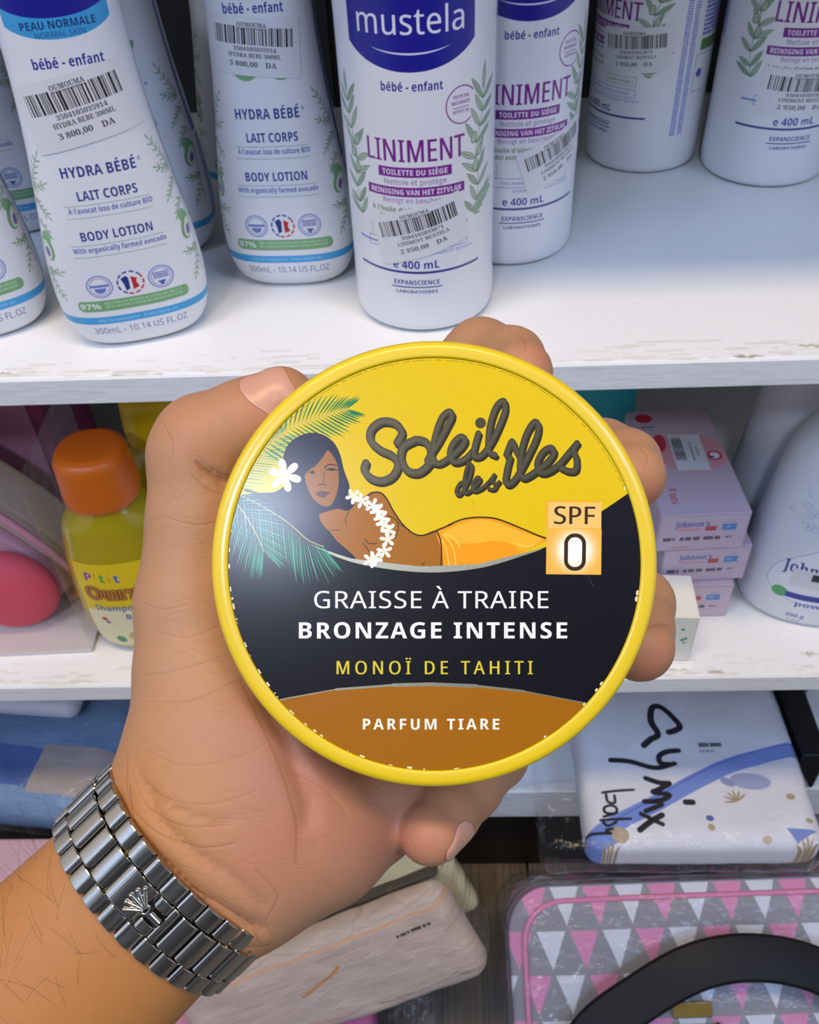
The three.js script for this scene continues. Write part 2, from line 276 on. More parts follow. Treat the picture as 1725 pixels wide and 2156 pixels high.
  // foil writing
  const word = [
    A([[1210, 725], [1240, 660], [1195, 600], [1110, 590], [1045, 640], [1040, 710], [1100, 770], [1180, 810], [1215, 870], [1180, 940], [1110, 970], [1040, 950], [1000, 900], [1010, 855]]),
    A([[1330, 705], [1250, 750], [1235, 830], [1280, 905], [1350, 915], [1415, 860], [1425, 780], [1390, 720], [1330, 705]]),
    [...A([[1425, 800], [1450, 850]]), ...B([[-20, 870], [50, 760], [110, 650], [145, 575], [125, 545], [80, 580], [40, 680], [15, 800], [15, 870], [60, 890], [130, 850], [200, 790], [232, 735], [200, 712], [150, 760], [130, 830], [160, 880], [230, 860], [290, 800]])],
    B([[320, 690], [295, 780], [290, 840], [340, 835], [400, 760], [455, 650], [495, 540], [488, 475], [440, 510], [400, 620], [385, 740], [390, 810], [430, 835]]),
    B([[530, 850], [510, 930], [500, 1010], [530, 1025], [580, 970], [650, 840], [705, 720], [718, 640], [690, 615], [640, 690], [605, 810], [595, 930], [620, 985], [690, 950], [770, 890], [820, 820], [800, 785], [750, 810], [712, 880], [720, 940], [770, 950], [850, 900], [920, 820], [975, 755]]),
    B([[975, 755], [950, 800], [970, 860], [965, 930], [920, 940], [868, 918]]), B([[505, 832], [540, 745], [560, 780], [578, 825]]),
  ], small = [B([[245, 1015], [200, 1020], [172, 1075], [190, 1098], [225, 1060], [262, 980], [275, 910], [255, 890], [232, 960], [222, 1050], [240, 1085], [290, 1050], [330, 1000], [312, 982], [282, 1030], [290, 1072], [340, 1055], [390, 1010], [425, 965]]), B([[425, 965], [412, 1005], [438, 1035], [420, 1062], [385, 1055]]), B([[430, 1045], [458, 1012]])];
  const wide = (i) => (i < 2 ? 16 : 12.5);
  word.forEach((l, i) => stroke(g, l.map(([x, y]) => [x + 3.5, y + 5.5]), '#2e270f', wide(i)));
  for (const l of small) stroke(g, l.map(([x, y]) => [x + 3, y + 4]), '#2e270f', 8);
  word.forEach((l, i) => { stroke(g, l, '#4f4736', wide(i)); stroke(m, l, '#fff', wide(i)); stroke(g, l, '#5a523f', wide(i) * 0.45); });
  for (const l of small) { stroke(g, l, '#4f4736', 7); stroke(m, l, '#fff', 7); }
  for (const [q, col] of [[g, '#4f4736'], [m, '#fff']]) { q.fillStyle = col; q.beginPath(); q.arc(...b(335, 622), 11.5, 0, 7); q.fill(); }
  // protection factor box
  g.save(); g.translate(1203, 1130); g.rotate(0.012); g.translate(-1203, -1130);
  g.fillStyle = '#f2ae1c'; g.fillRect(1143, 1052, 119, 60); g.fillStyle = '#f4c268'; g.fillRect(1149, 1056, 113, 55); g.fillStyle = '#eeb447'; g.fillRect(1146, 1112, 117, 97);
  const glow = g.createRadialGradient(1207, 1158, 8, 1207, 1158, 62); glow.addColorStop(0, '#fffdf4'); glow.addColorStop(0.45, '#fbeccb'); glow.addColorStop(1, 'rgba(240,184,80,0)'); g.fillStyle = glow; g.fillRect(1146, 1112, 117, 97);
  for (const k of [0, 1.2]) fit(g, 'SPF', 1204 + k, 1102, 90, 37, '#3a2413', 'sans-serif', ''); g.lineWidth = 1.5; g.strokeStyle = '#3a2413';
  g.lineWidth = 8; g.beginPath(); g.roundRect(1188, 1126, 38, 71, 18); g.stroke(); g.restore();
  // writing
  g.strokeStyle = '#f6f3ec';
  fit(g, 'GRAISSE À TRAIRE', 903, 1280, 503, 36, '#f6f3ec', 'sans-serif', '', 2); fit(g, 'BRONZAGE INTENSE', 907, 1344, 576, 34, '#f6f3ec', 'sans-serif', 'bold', 6);
  fit(g, 'MONOÏ DE TAHITI', 912, 1420, 420, 28, '#d9c62c', 'sans-serif', '', 20); fit(g, 'MONOÏ DE TAHITI', 913, 1420, 420, 28, '#d9c62c', 'sans-serif', '', 20); fit(g, 'PARFUM TIARE', 904, 1537, 294, 23, '#f3eedd', 'sans-serif', 'bold', 14);
  // scuffs and dirt seen on the label
  for (let i = 0; i < 46; i++) { g.fillStyle = `rgba(120,105,10,${rr(0.06, 0.2)})`; const x = rr(780, 1290), y = rr(780, 1080); g.beginPath(); g.ellipse(x, y, rr(1, 9), rr(0.6, 2), rr(0, 3), 0, 7); g.fill(); }
  stroke(g, [[992, 1052], [993, 1062]], '#8f7c10', 1); stroke(g, [[1233, 1210], [1246, 1235]], '#5c5a64', 0.9);
  for (let i = 0; i < 260; i++) { g.fillStyle = `rgba(190,190,210,${rr(0.05, 0.3)})`; g.fillRect(rr(500, 1320), rr(1210, 1440), rr(0.5, 1.4), rr(0.5, 1.4)); }
  // chipped paper at the rim
  for (let t = 1.45; t < 3.35;) { const l = rr(0.004, 0.03), w = rr(1, 5.5); g.strokeStyle = '#e6dcb6'; g.lineWidth = w; g.lineCap = 'butt'; g.beginPath(); g.arc(909, 1187, 435.5 - w * 0.3, t, t + l); g.stroke(); t += l + rr(0.01, 0.12) * (t < 2.2 ? 1.6 : 0.8); }
  for (const t of [0.14, 0.17, 0.62, 0.66, 0.75, 1.0, -0.38]) { g.fillStyle = '#e6dcb6'; g.beginPath(); g.ellipse(909 + 434 * Math.cos(t), 1187 + 434 * Math.sin(t), rr(2, 4), rr(2, 7), t, 0, 7); g.fill(); }
  g.strokeStyle = 'rgba(110,92,0,0.5)'; g.lineWidth = 1.6; g.setLineDash([14, 5, 30, 3, 8, 9]); g.beginPath(); g.arc(909, 1187, 432, 3.6, 5.9); g.stroke(); g.setLineDash([]);
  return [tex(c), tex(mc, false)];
}
const [tinMap, tinMetal] = tinLabel();
const fineGrain = noiseTex(512, 90, 60, 200, 2), rimDirt = noiseTex(256, 14, 120, 200, 4);
const yellowM = mat(0xe6c400, 0.45, { clearcoat: 0.7, clearcoatRoughness: 0.16 });
part('lid', lathe([[0, -0.003], [0.0412, -0.003], [0.0414, -0.0006], [0.0416, -0.0001], [0.0420, 0.0001], [0.0435, 0.0001], [0.0443, -0.0002], [0.0448, -0.0008], [0.0451, -0.0017], [TIN_R, -0.003], [TIN_R, -0.0155], [0.0449, -0.016], [0.0444, -0.016], [0.0438, -0.0150], [0, -0.0150]]), yellowM, tin);
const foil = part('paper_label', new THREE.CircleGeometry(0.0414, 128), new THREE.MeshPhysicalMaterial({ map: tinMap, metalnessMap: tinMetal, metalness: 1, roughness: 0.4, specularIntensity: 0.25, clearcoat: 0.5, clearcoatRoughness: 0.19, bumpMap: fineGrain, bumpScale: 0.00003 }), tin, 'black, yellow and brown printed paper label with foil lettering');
foil.position.z = -0.0003;
part('base', lathe([[0, -0.0152], [0.0434, -0.0152], [0.0438, -0.016], [0.0438, -0.031], [0.0430, -0.0338], [0.0415, -0.034], [0, -0.034]]), yellowM, tin);

// ---------------------------------------------------------------- bottles on the upper shelf
const NAVY = '#1c1f86', BLUE = '#2a3f96', VIOLET = '#7a1f86';
const slate = (g, x, y, w, h, n, color) => { g.fillStyle = color; for (let i = 0; i < n; i++) { let t = x; while (t < x + w) { const l = rr(0.3, 1.6) * h / n; g.fillRect(t, y + i * h / n, Math.min(l, x + w - t), h / n * 0.66); t += l + rr(0.1, 0.28) * h / n; } } };
// price stickers
function priceTex(code, name, price) {
  const [c, g] = canvas(512, 288); g.fillStyle = '#dedee0'; g.fillRect(0, 0, 512, 288);
  g.save(); g.beginPath(); g.rect(40, 46, 432, 88); g.clip(); let x = 42; while (x < 470) { const w = [3, 5, 8, 11][rnd() * 4 | 0]; g.fillStyle = rnd() < 0.2 ? '#77777a' : '#1c1c1e'; g.fillRect(x, 46, w, 88); x += w + [3, 5, 7, 9][rnd() * 4 | 0]; } g.restore();
  g.fillStyle = '#dedee0'; g.fillRect(168, 18, 170, 36); fit(g, 'OUMOUMA', 254, 48, 160, 22, '#1b1b1d', 'serif', 'bold'); g.fillStyle = '#1b1b1d'; g.fillRect(172, 53, 164, 3);
  fit(g, code, 266, 164, 236, 21, '#1b1b1d', 'serif', 'bold'); fit(g, name, 262, 196, 290, 20, '#1b1b1d', 'serif', 'bold'); fit(g, price, 200, 242, 160, 26, '#1b1b1d', 'serif', 'bold'); fit(g, 'DA', 352, 242, 62, 26, '#1b1b1d', 'serif', 'bold');
  return tex(c);
}
const priceA = mat(0xffffff, 0.35, { map: priceTex('3504105035914', 'HYDRA BEBE 300ML', '3 800,00') }), priceB = mat(0xffffff, 0.35, { map: priceTex('3504105033071', 'LINIMENT MUSTELA', '2 950,00') });
function leaf(g, x, y, l, w, an, fill, line) {
  g.save(); g.translate(x, y); g.rotate(an); g.beginPath(); g.moveTo(0, 0); g.quadraticCurveTo(l * 0.45, -w, l, 0); g.quadraticCurveTo(l * 0.45, w, 0, 0); g.fillStyle = fill; g.fill(); if (line) { g.strokeStyle = line; g.lineWidth = 0.35; g.stroke(); g.beginPath(); g.moveTo(0, 0); g.lineTo(l * 0.8, 0); g.stroke(); } g.restore();
}
function twig(g, pts, n, l, w, cols, line) {
  const cur = new THREE.SplineCurve(pts.map((p) => new THREE.Vector2(p[0], p[1]))); stroke(g, pts, '#7d9c7a', 0.4);
  for (let i = 0; i <= n; i++) { const t = i / n, p = cur.getPoint(t), d = cur.getTangent(Math.min(t, 0.999)), an = Math.atan2(d.y, d.x); for (const s of i === n ? [0] : [-1, 1]) leaf(g, p.x, p.y, l * rr(0.8, 1.15), w, an + s * rr(0.6, 0.95), cols[(rnd() * cols.length) | 0], line); }
}
// liniment print: millimetres, x from the front, y up from the base
const LIN_TOP = 0.184, LIN_R = 0.034;
const linGeo = body([[0, 0.0295, 0.0295], [0.0006, 0.0312, 0.0312], [0.0022, 0.0331, 0.0331], [0.005, LIN_R, LIN_R], [0.03, LIN_R, LIN_R], [0.08, LIN_R, LIN_R], [0.13, LIN_R, LIN_R], [0.162, LIN_R, LIN_R], [0.170, 0.0328, 0.0328], [0.178, 0.028, 0.028], [0.182, 0.019, 0.019], [LIN_TOP, 0.013, 0.013]], 2, 96, 90);
function linTex() {
  const W = 2048, S = W / (2 * Math.PI * 34), H = Math.round(LIN_TOP * 1000 * S), [c, g] = canvas(W, H); g.fillStyle = '#e2e3e6'; g.fillRect(0, 0, W, H);
  g.setTransform(S, 0, 0, S, W / 2, H); const t = (s, x, y, w, h, col, wt = '', f = 'sans-serif') => fit(g, s, x, -y, w, h, col, f, wt);
  // brand shield
  g.beginPath(); g.moveTo(-28, -175); g.lineTo(28, -175); g.lineTo(28, -129.5); g.bezierCurveTo(14, -116.5, -14, -116.5, -28, -129.5); g.closePath(); g.fillStyle = '#16178c'; g.fill();
  t('mustela', 0, 133.5, 47, 9.3, '#e6e7ec'); t('®', 22.6, 144, 2.2, 2, '#b9bde0');
  g.beginPath(); g.moveTo(-17, -129); g.bezierCurveTo(-8, -125.2, 8, -125.2, 17, -129); g.bezierCurveTo(8, -126.2, -8, -126.2, -17, -129); g.fillStyle = '#dfe1ee'; g.fill();
  t('bébé - enfant', 0, 112.6, 26, 3.4, NAVY, 'bold');
  g.strokeStyle = VIOLET; g.lineWidth = 0.5; g.beginPath(); g.arc(21.5, -105, 7.4, 0.9, 5.6); g.stroke(); t('TESTÉ EN', 21, 107.6, 8, 1.3, VIOLET, 'bold'); t('MATERNITÉ', 21, 105.4, 9, 1.3, VIOLET, 'bold'); t('GETEST IN', 21, 101.8, 8, 1.2, VIOLET, 'bold'); g.fillStyle = VIOLET; g.fillRect(17, -104.2, 8, 0.3);
  t('LINIMENT', 0, 84, 45, 9.2, VIOLET); t('LINIMENT', 0.3, 84, 45, 9.2, VIOLET);
  g.fillStyle = VIOLET; g.fillRect(-16.3, -81.6, 32.6, 4.3); t('TOILETTE DU SIÈGE', 0, 78.2, 29, 2.4, '#e8e2ee', 'bold'); t('Nettoie et protège', 0, 74, 28, 2.5, '#8f5a9c');
  g.fillStyle = VIOLET; g.fillRect(-22.5, -72.9, 45, 4.2); t('REINIGING VAN HET ZITVLAK', 0, 69.6, 42, 2.4, '#e8e2ee', 'bold'); t('Reinigt en beschermt', 0, 65.8, 30, 2.3, '#8f5a9c');
  t("À l'huile d'olive extra-vierge", 0, 61.4, 42, 2.3, '#6f8a5e', 'bold'); t('Met extra-vierge olijfolie', 0, 58, 34, 2.2, '#6f8a5e', 'bold');
  g.strokeStyle = '#7f9a74'; g.lineWidth = 0.3; g.strokeRect(-22, -55, 7, 6.5); g.strokeRect(4, -55, 20, 4.5); t('99%', -18.4, 50.6, 5, 2, '#6f8a5e', 'bold'); t("D'ORIGINE NATURELLE", 14, 51.7, 17, 1.6, '#6f8a5e');
  g.fillStyle = '#7480c0'; g.fillRect(-31, -46.4, 13, 0.9); g.strokeStyle = '#6a76bd'; g.strokeRect(-24, -48.5, 48, 4.6); t('PEAU NORMALE  HYPOALLERGENIC', 4, 45.4, 34, 1.5, '#5a66b4'); t('DERMATOLOGISCH GETEST', 10, 41.4, 34, 1.5, '#6a76bd');
  t('e 400 mL', -1, 34.5, 22, 3.9, '#2b3090', 'bold'); stroke(g, [[-31, -33], [0, -32.6], [31, -33]], '#1f2b80', 1.1);
  t('EXPANSCIENCE', -1, 26.4, 22, 2.2, '#24307e', 'bold'); g.fillStyle = '#24307e'; g.fillRect(-13, -25.4, 24, 0.55); t('LABORATOIRES', -1, 22, 20, 1.6, '#24307e', 'bold');
  for (const s of [-1, 1]) { const cols = ['#9fb39c', '#b0c2ab', '#93a992'];
    twig(g, [[s * 28, -57], [s * 31, -70], [s * 29, -84], [s * 33, -98], [s * 34, -108]], 9, 10.5, 2.5, cols, '#6d876a');
    for (const [x, y] of [[29, 78], [31.5, 84], [28, 90]]) { g.fillStyle = '#a9bca2'; g.beginPath(); g.ellipse(s * x, -y, 1.6, 2.4, 0.3, 0, 7); g.fill(); g.strokeStyle = '#567457'; g.lineWidth = 0.35; g.stroke(); }
    if (s > 0) twig(g, [[28, -56], [34, -62], [39, -66]], 10, 4.6, 1.2, ['#8fa78b', '#7f9a80']); }
  // small print on the side, at the right of the front
  slate(g, 47, -140, 3.4, 118, 90, '#6d74c4'); slate(g, 52, -140, 3.4, 118, 90, '#7c83cc');
  g.strokeStyle = '#6d866e'; g.lineWidth = 0.35; g.strokeRect(60, -106, 22, 12); slate(g, 60, -92, 20, 18, 8, '#5f68be'); g.fillStyle = '#4f7a3c'; g.fillRect(60, -73, 18, 6); g.strokeRect(58, -65, 16, 20); g.fillStyle = '#4d55b4'; g.beginPath(); g.arc(62, -55, 2.4, 0, 7); g.fill();
  slate(g, -84, -140, 30, 70, 40, '#7c83cc');
  return tex(c);
}
const linM = mat(0xffffff, 0.3, { map: linTex(), clearcoat: 0.3, clearcoatRoughness: 0.2 }), whiteCapM = mat(0xe6e7ea, 0.35);
const linCap = mergeGeometries([body([[0.1835, 0.0165, 0.0165], [0.185, 0.0172, 0.0172], [0.205, 0.0172, 0.0172], [0.2075, 0.0155, 0.0155]], 2, 40, 16)]);
const GRP_L = 'white liniment bottles on the upper shelf', GRP_H = 'white lotion bottles on the upper shelf';
function liniment(x, y, turn, scale, label, sticker) {           // x, y: pixel of the middle of the base
  const o = thing('liniment_bottle', label, 'bottle', onY(x, y, UP_Y + 0.0004), GRP_L); o.rotation.y = turn; o.scale.setScalar(scale);
  part('bottle_body', linGeo, linM, o); part('cap', linCap, whiteCapM, o);
  if (sticker) part('price_sticker', stickerOn(linGeo, ...sticker), priceB, o, 'white paper price sticker with a barcode');
  return o;
}
liniment(895, 628, -0.06, 1, 'front white liniment bottle in the middle, showing its full blue brand shield', [0.0015, 0.0525, 0.044, 0.0235, 0.27]);
liniment(1070, 502, 0.16, 1, 'white liniment bottle half hidden behind the front liniment bottle', [0.0175, 0.0565, 0.042, 0.0225, 0.33]);
liniment(1345, 322, -1.12, 1.03, 'white liniment bottle turned to show its small print, beside the rightmost one', [0.021, 0.069, 0.042, 0.0235, 0.1]);
liniment(1600, 347, 0.06, 1.08, 'rightmost white liniment bottle on the upper shelf, its sticker above the 400 mL mark', [0.001, 0.0505, 0.047, 0.0235, -0.05]);
liniment(1862, 310, -1.2, 1.03, 'sliver of a white liniment bottle at the right edge of the picture');

// lotion bottles
const LOT_TOP = 0.176;
const lotGeo = body([[0, 0.021, 0.0145], [0.0008, 0.0248, 0.0165], [0.004, 0.0288, 0.0192], [0.011, 0.0322, 0.021], [0.025, 0.0340, 0.0218], [0.045, 0.0332, 0.0215], [0.07, 0.0300, 0.0205], [0.1, 0.0262, 0.019], [0.13, 0.0240, 0.018], [0.15, 0.0236, 0.0178], [0.163, 0.0228, 0.0172], [0.171, 0.0185, 0.0150], [LOT_TOP, 0.0125, 0.0125]], 2.7, 96, 90);
const GIRTH = lotGeo.userData.girth * 1000;
function lotTex() {
  const W = 2048, S = W / GIRTH, H = Math.round(LOT_TOP * 1000 * S), [c, g] = canvas(W, H); g.fillStyle = '#e4e5e7'; g.fillRect(0, 0, W, H);
  g.setTransform(S, 0, 0, S, W / 2, H); const t = (s, x, y, w, h, col, wt = '', f = 'sans-serif') => fit(g, s, x, -y, w, h, col, f, wt);
  g.beginPath(); g.moveTo(-20, -176); g.lineTo(20, -176); g.lineTo(20, -147); g.bezierCurveTo(10, -139.5, -10, -139.5, -20, -147); g.closePath(); g.fillStyle = '#3d9fd4'; g.fill();
  g.beginPath(); g.moveTo(-20, -176); g.lineTo(20, -176); g.lineTo(20, -154); g.bezierCurveTo(10, -147.5, -10, -147.5, -20, -154); g.closePath(); g.fillStyle = '#16178c'; g.fill();
  t('mustela', 0, 160, 34, 7, '#e6e7ec'); t('PEAU NORMALE', 0, 145.4, 28, 2.9, '#16306e', 'bold'); t('NORMAL SKIN', 0, 142.2, 19, 2.2, '#25508c');
  t('bébé - enfant', 0, 131, 27, 4, NAVY, 'bold');
  for (const s of [-1, 1]) { g.fillStyle = '#7fab7c'; g.beginPath(); g.arc(s * 8 + 1, -110, 6.5, 0, Math.PI); g.fill(); g.fillStyle = '#c8dcc0'; g.beginPath(); g.arc(s * 8 + 1, -110.2, 4.2, 0, Math.PI); g.fill(); }
  t('HYDRA BÉBÉ', 0, 87, 31, 4.6, '#22337e', 'bold'); t('®', 17, 90, 1.6, 1.6, '#22337e');
  t('LAIT CORPS', 1, 76.6, 25, 4.2, '#22337e', 'bold'); const rule = (y, w) => { g.fillStyle = '#8ba39a'; g.fillRect(-w / 2, -y, w, 0.28); };
  rule(74.6, 36); t("À l'avocat issu de culture BIO", 1, 71, 35, 2.4, '#4a55a8', 'bold'); rule(69, 36);
  t('BODY LOTION', 0.5, 58.2, 31, 4.2, '#22337e', 'bold'); rule(56.2, 40); t('With organically farmed avocado', 0.5, 52.6, 40, 2.4, '#4a55a8', 'bold'); rule(50.6, 40);
  g.lineWidth = 0.7; g.strokeStyle = '#8a93c8'; for (const x of [-13, 14]) { g.beginPath(); g.arc(x, -35.5, 5.4, 0, 7); g.stroke(); g.lineWidth = 0.4; g.beginPath(); g.arc(x, -35.5, 4.3, 0, 7); g.stroke(); g.lineWidth = 0.7; }
  g.fillStyle = '#6d78bc'; g.fillRect(-17, -36.4, 8, 1.2); g.beginPath(); g.arc(-13, -34.6, 2.6, 0, Math.PI); g.fill(); slate(g, 10.6, -38, 6.8, 3.4, 4, '#5560b0'); g.beginPath(); g.moveTo(12, -33.6); g.lineTo(16, -33.6); g.lineTo(14, -31); g.fill();
  g.lineWidth = 0.8; g.setLineDash([2.2, 0.9]); g.strokeStyle = '#3d4ea0'; g.beginPath(); g.arc(0.5, -35.5, 5.6, 2.0, 5.6); g.stroke(); g.strokeStyle = '#c0393f'; g.beginPath(); g.arc(0.5, -35.5, 5.6, -0.7, 2.0); g.stroke(); g.setLineDash([]);
  g.fillStyle = '#26357f'; g.beginPath(); g.moveTo(-3.4, -38); g.lineTo(-1, -39.2); g.lineTo(0, -38); g.lineTo(-0.2, -32.6); g.lineTo(-2, -31.6); g.lineTo(-2.4, -35); g.fill(); g.fillStyle = '#c0292f'; g.beginPath(); g.moveTo(1, -38.6); g.lineTo(3.6, -37.4); g.lineTo(3, -35.4); g.lineTo(4, -33); g.lineTo(1.2, -31.8); g.fill();
  g.fillStyle = '#79a877'; g.beginPath(); g.roundRect(-25, -28.3, 50, 5.8, 2.4); g.fill(); t('97%', -19.5, 23.9, 9.5, 3, '#dcebd8', 'bold'); slate(g, -13, -27.3, 35, 3.9, 2, '#9cc498');
  g.fillStyle = '#3f9fd6'; g.fillRect(-GIRTH / 2, -19.4, GIRTH, 4); t('Dès la naissance - From birth on', 0, 16.6, 36, 1.7, '#8cc6e8', 'bold');
  t('300mL - 10.14 US FL.OZ', 0, 9.6, 43, 3.6, '#5a5f96');
  const cols = ['#84a284', '#9ab594', '#8fab8b'];
  for (const s of [-1, 1]) {
    twig(g, [[s * 33, -82], [s * 29, -88], [s * 24, -96]], 6, 3.4, 0.8, cols); twig(g, [[s * 33, -82], [s * 29, -82], [s * 24.5, -84]], 5, 3.2, 0.8, cols); twig(g, [[s * 34, -76], [s * 30, -74], [s * 26.5, -70]], 6, 3, 0.75, cols); twig(g, [[s * 35, -66], [s * 31, -65], [s * 28.5, -61]], 4, 3, 0.75, cols);
    twig(g, [[s * 36, -44], [s * 33, -42], [s * 29, -43]], 5, 3.2, 0.8, cols); twig(g, [[s * 36, -44], [s * 34, -36], [s * 31, -30]], 6, 3.2, 0.8, cols);
    stroke(g, [[s * 33, -82], [s * 36, -70], [s * 37, -56], [s * 36, -44], [s * 37, -30]], '#7d9c7a', 0.5);
    g.save(); g.translate(s * 33, -55); g.rotate(s * 0.25); g.fillStyle = '#8cb385'; g.beginPath(); g.ellipse(-s * 1.5, -3.4, 4.6, 3, 0.5 * s, 0, 7); g.fill(); g.fillStyle = '#7da67a'; g.beginPath(); g.ellipse(0, 1, 4, 6, 0.1, 0, 7); g.fill(); g.fillStyle = '#d5e2c8'; g.beginPath(); g.ellipse(0.8 * s, 1.6, 2.8, 4.6, 0.1, 0, 7); g.fill(); g.fillStyle = '#8a5cb0'; g.beginPath(); g.ellipse(0.9 * s, 2.6, 1.5, 2.4, 0.1, 0, 7); g.fill(); g.restore();
    slate(g, s > 0 ? 42 : -50, -60, 8, 44, 24, '#4a559c'); g.fillStyle = '#5d649c'; g.beginPath(); g.moveTo(s * 31.5, -170); g.lineTo(s * 36.5, -170); g.lineTo(s * 37, -120); g.lineTo(s * 42, -80); g.lineTo(s * 47, -62); g.lineTo(s * 40, -62); g.lineTo(s * 36.5, -84); g.lineTo(s * 32.5, -120); g.fill(); for (let i = 0; i < 420; i++) { g.fillStyle = rnd() < 0.5 ? '#8f95bd' : '#3d4480'; const y = rr(64, 168), x = (y > 120 ? lerp(34, 34.2, 0) : lerp(34.5, 43, (120 - y) / 58)) + rr(-2.4, 2.4); g.fillRect(s * x, -y, rr(0.3, 1), rr(0.2, 0.5)); }
  }
  slate(g, 58, -150, 26, 120, 60, '#8089c0'); slate(g, -84, -150, 26, 120, 60, '#8089c0');
  return tex(c);
}
const lotM = mat(0xffffff, 0.42, { map: lotTex() });
const lotCap = body([[0.1755, 0.0165, 0.0165], [0.177, 0.0172, 0.0172], [0.2, 0.0172, 0.0172], [0.203, 0.0155, 0.0155]], 2, 40, 16);
function lotion(x, y, turn, scale, label, sticker, tall = 1) {
  const o = thing('lotion_bottle', label, 'bottle', onY(x, y, UP_Y + 0.0004), GRP_H); o.rotation.y = turn; o.scale.set(scale, scale * tall, scale);
  part('bottle_body', lotGeo, lotM, o); part('cap', lotCap, whiteCapM, o);
  if (sticker) part('price_sticker', stickerOn(lotGeo, ...sticker), priceA, o, 'white paper price sticker with a barcode');
  return o;
}
lotion(303, 680, 0.30, 1.05, 'front left white lotion bottle with a price sticker below a light blue band', [-0.001, 0.1145, 0.045, 0.028, 0.17], 0.925);
lotion(624, 568, -0.02, 1, 'white lotion bottle standing left of the front liniment bottle, facing straight out', [-0.002, 0.1175, 0.042, 0.024, -0.1]);
lotion(-30, 680, 0.42, 1.04, 'white lotion bottle cut off by the left edge of the picture, showing its side print');
lotion(340, 512, 0.02, 1.02, 'shaded white lotion bottle seen between the two front lotion bottles, its text hidden');
lotion(560, 402, 0.0, 1.0, 'dark shaded lotion bottle at the back between the two front lotion bottles');
lotion(30, 470, 0.15, 1.0, 'shaded lotion bottle behind the two leftmost lotion bottles');

// ---------------------------------------------------------------- the hand: one skin surface from a distance field, in the viewer's axes
// joints: pixel, depth and radius (metres)
const J = (x, y, d, r) => { const p = camP(x, y, d); return [p.x, p.y, p.z, r]; };
const WR = camP(357, 1838, 0.197), E1 = V(0.701, -0.713, 0), E3 = V(-0.713, -0.701, 0.03).normalize(), E2 = V(0, 0, 1).addScaledVector(E3, -0.03).normalize();   // wrist: across, towards the elbow, towards the viewer
const WRIST_A = 0.0242, WRIST_B = 0.0172;
const CHAINS = [   // [blend, joints...]
  [0.007, J(455, 1640, 0.204, 0.0165), J(438, 1520, 0.205, 0.0162), J(430, 1420, 0.207, 0.0155), J(414, 1270, 0.209, 0.0138), J(420, 1100, 0.209, 0.0118), J(418, 960, 0.208, 0.0113), J(428, 930, 0.2075, 0.0107), J(520, 890, 0.207, 0.0098), J(592, 848, 0.2065, 0.0083)],   // thumb
  [0.006, J(450, 1740, 0.207, 0.016), J(620, 1300, 0.228, 0.0125), J(740, 1015, 0.240, 0.011), J(1012, 745, 0.2345, 0.0088)],          // index
  [0.003, J(1012, 745, 0.2345, 0.0088), J(1078, 757, 0.2225, 0.0078), J(1098, 784, 0.2115, 0.0074)],
  [0.006, J(470, 1740, 0.208, 0.016), J(700, 1380, 0.232, 0.0125), J(862, 1110, 0.242, 0.011), J(1240, 962, 0.2355, 0.0092)],
  [0.003, J(1240, 962, 0.2355, 0.0092), J(1268, 957, 0.229, 0.0088), J(1318, 975, 0.219, 0.0081), J(1331, 1003, 0.2115, 0.0079)],
  [0.006, J(500, 1760, 0.208, 0.016), J(740, 1450, 0.232, 0.0125), J(935, 1255, 0.242, 0.0105), J(1315, 1258, 0.2355, 0.0092)],
  [0.003, J(1315, 1258, 0.2355, 0.0092), J(1342, 1272, 0.228, 0.0090), J(1346, 1322, 0.219, 0.0081), J(1347, 1362, 0.2115, 0.0081)],
  [0.006, J(548, 1805, 0.204, 0.0165), J(680, 1755, 0.208, 0.0158), J(775, 1690, 0.216, 0.0142), J(880, 1500, 0.234, 0.0115), J(925, 1430, 0.240, 0.0098), J(1042, 1590, 0.2345, 0.0083)],   // outer edge of the palm and little finger
  [0.0025, J(1042, 1590, 0.2345, 0.0083), J(988, 1655, 0.2185, 0.0078), J(940, 1715, 0.2095, 0.0073), J(906, 1754, 0.2035, 0.0071)],
  [0.010, J(560, 1620, 0.213, 0.016), J(700, 1400, 0.230, 0.0135), J(800, 1240, 0.240, 0.0115)],
  [0.008, J(470, 1330, 0.2185, 0.012), J(600, 1150, 0.231, 0.0095), J(720, 1060, 0.239, 0.0095)],
  [0.006, J(440, 1180, 0.2155, 0.0085), J(500, 1060, 0.222, 0.0068), J(640, 1020, 0.234, 0.008)],
];
const smin = (a, b, k) => { const h = Math.max(k - Math.abs(a - b), 0) / k; return Math.min(a, b) - h * h * k * 0.25; };
function cone(px_, py, pz, a, b) {   // distance to a round cone between two joints
  const bx = b[0] - a[0], by = b[1] - a[1], bz = b[2] - a[2], x = px_ - a[0], y = py - a[1], z = pz - a[2], l2 = bx * bx + by * by + bz * bz;
  const t = clamp((x * bx + y * by + z * bz) / l2, 0, 1), dx = x - bx * t, dy = y - by * t, dz = z - bz * t; return Math.sqrt(dx * dx + dy * dy + dz * dz) - (a[3] + (b[3] - a[3]) * t);
}
const boxes = CHAINS.map((c) => { const q = c.slice(1); return [0, 1, 2].flatMap((k) => [Math.min(...q.map((p) => p[k] - p[3])), Math.max(...q.map((p) => p[k] + p[3]))]); });
const TINC = camP(915, 1188, TIN_D), ARM_LEN = 0.17;
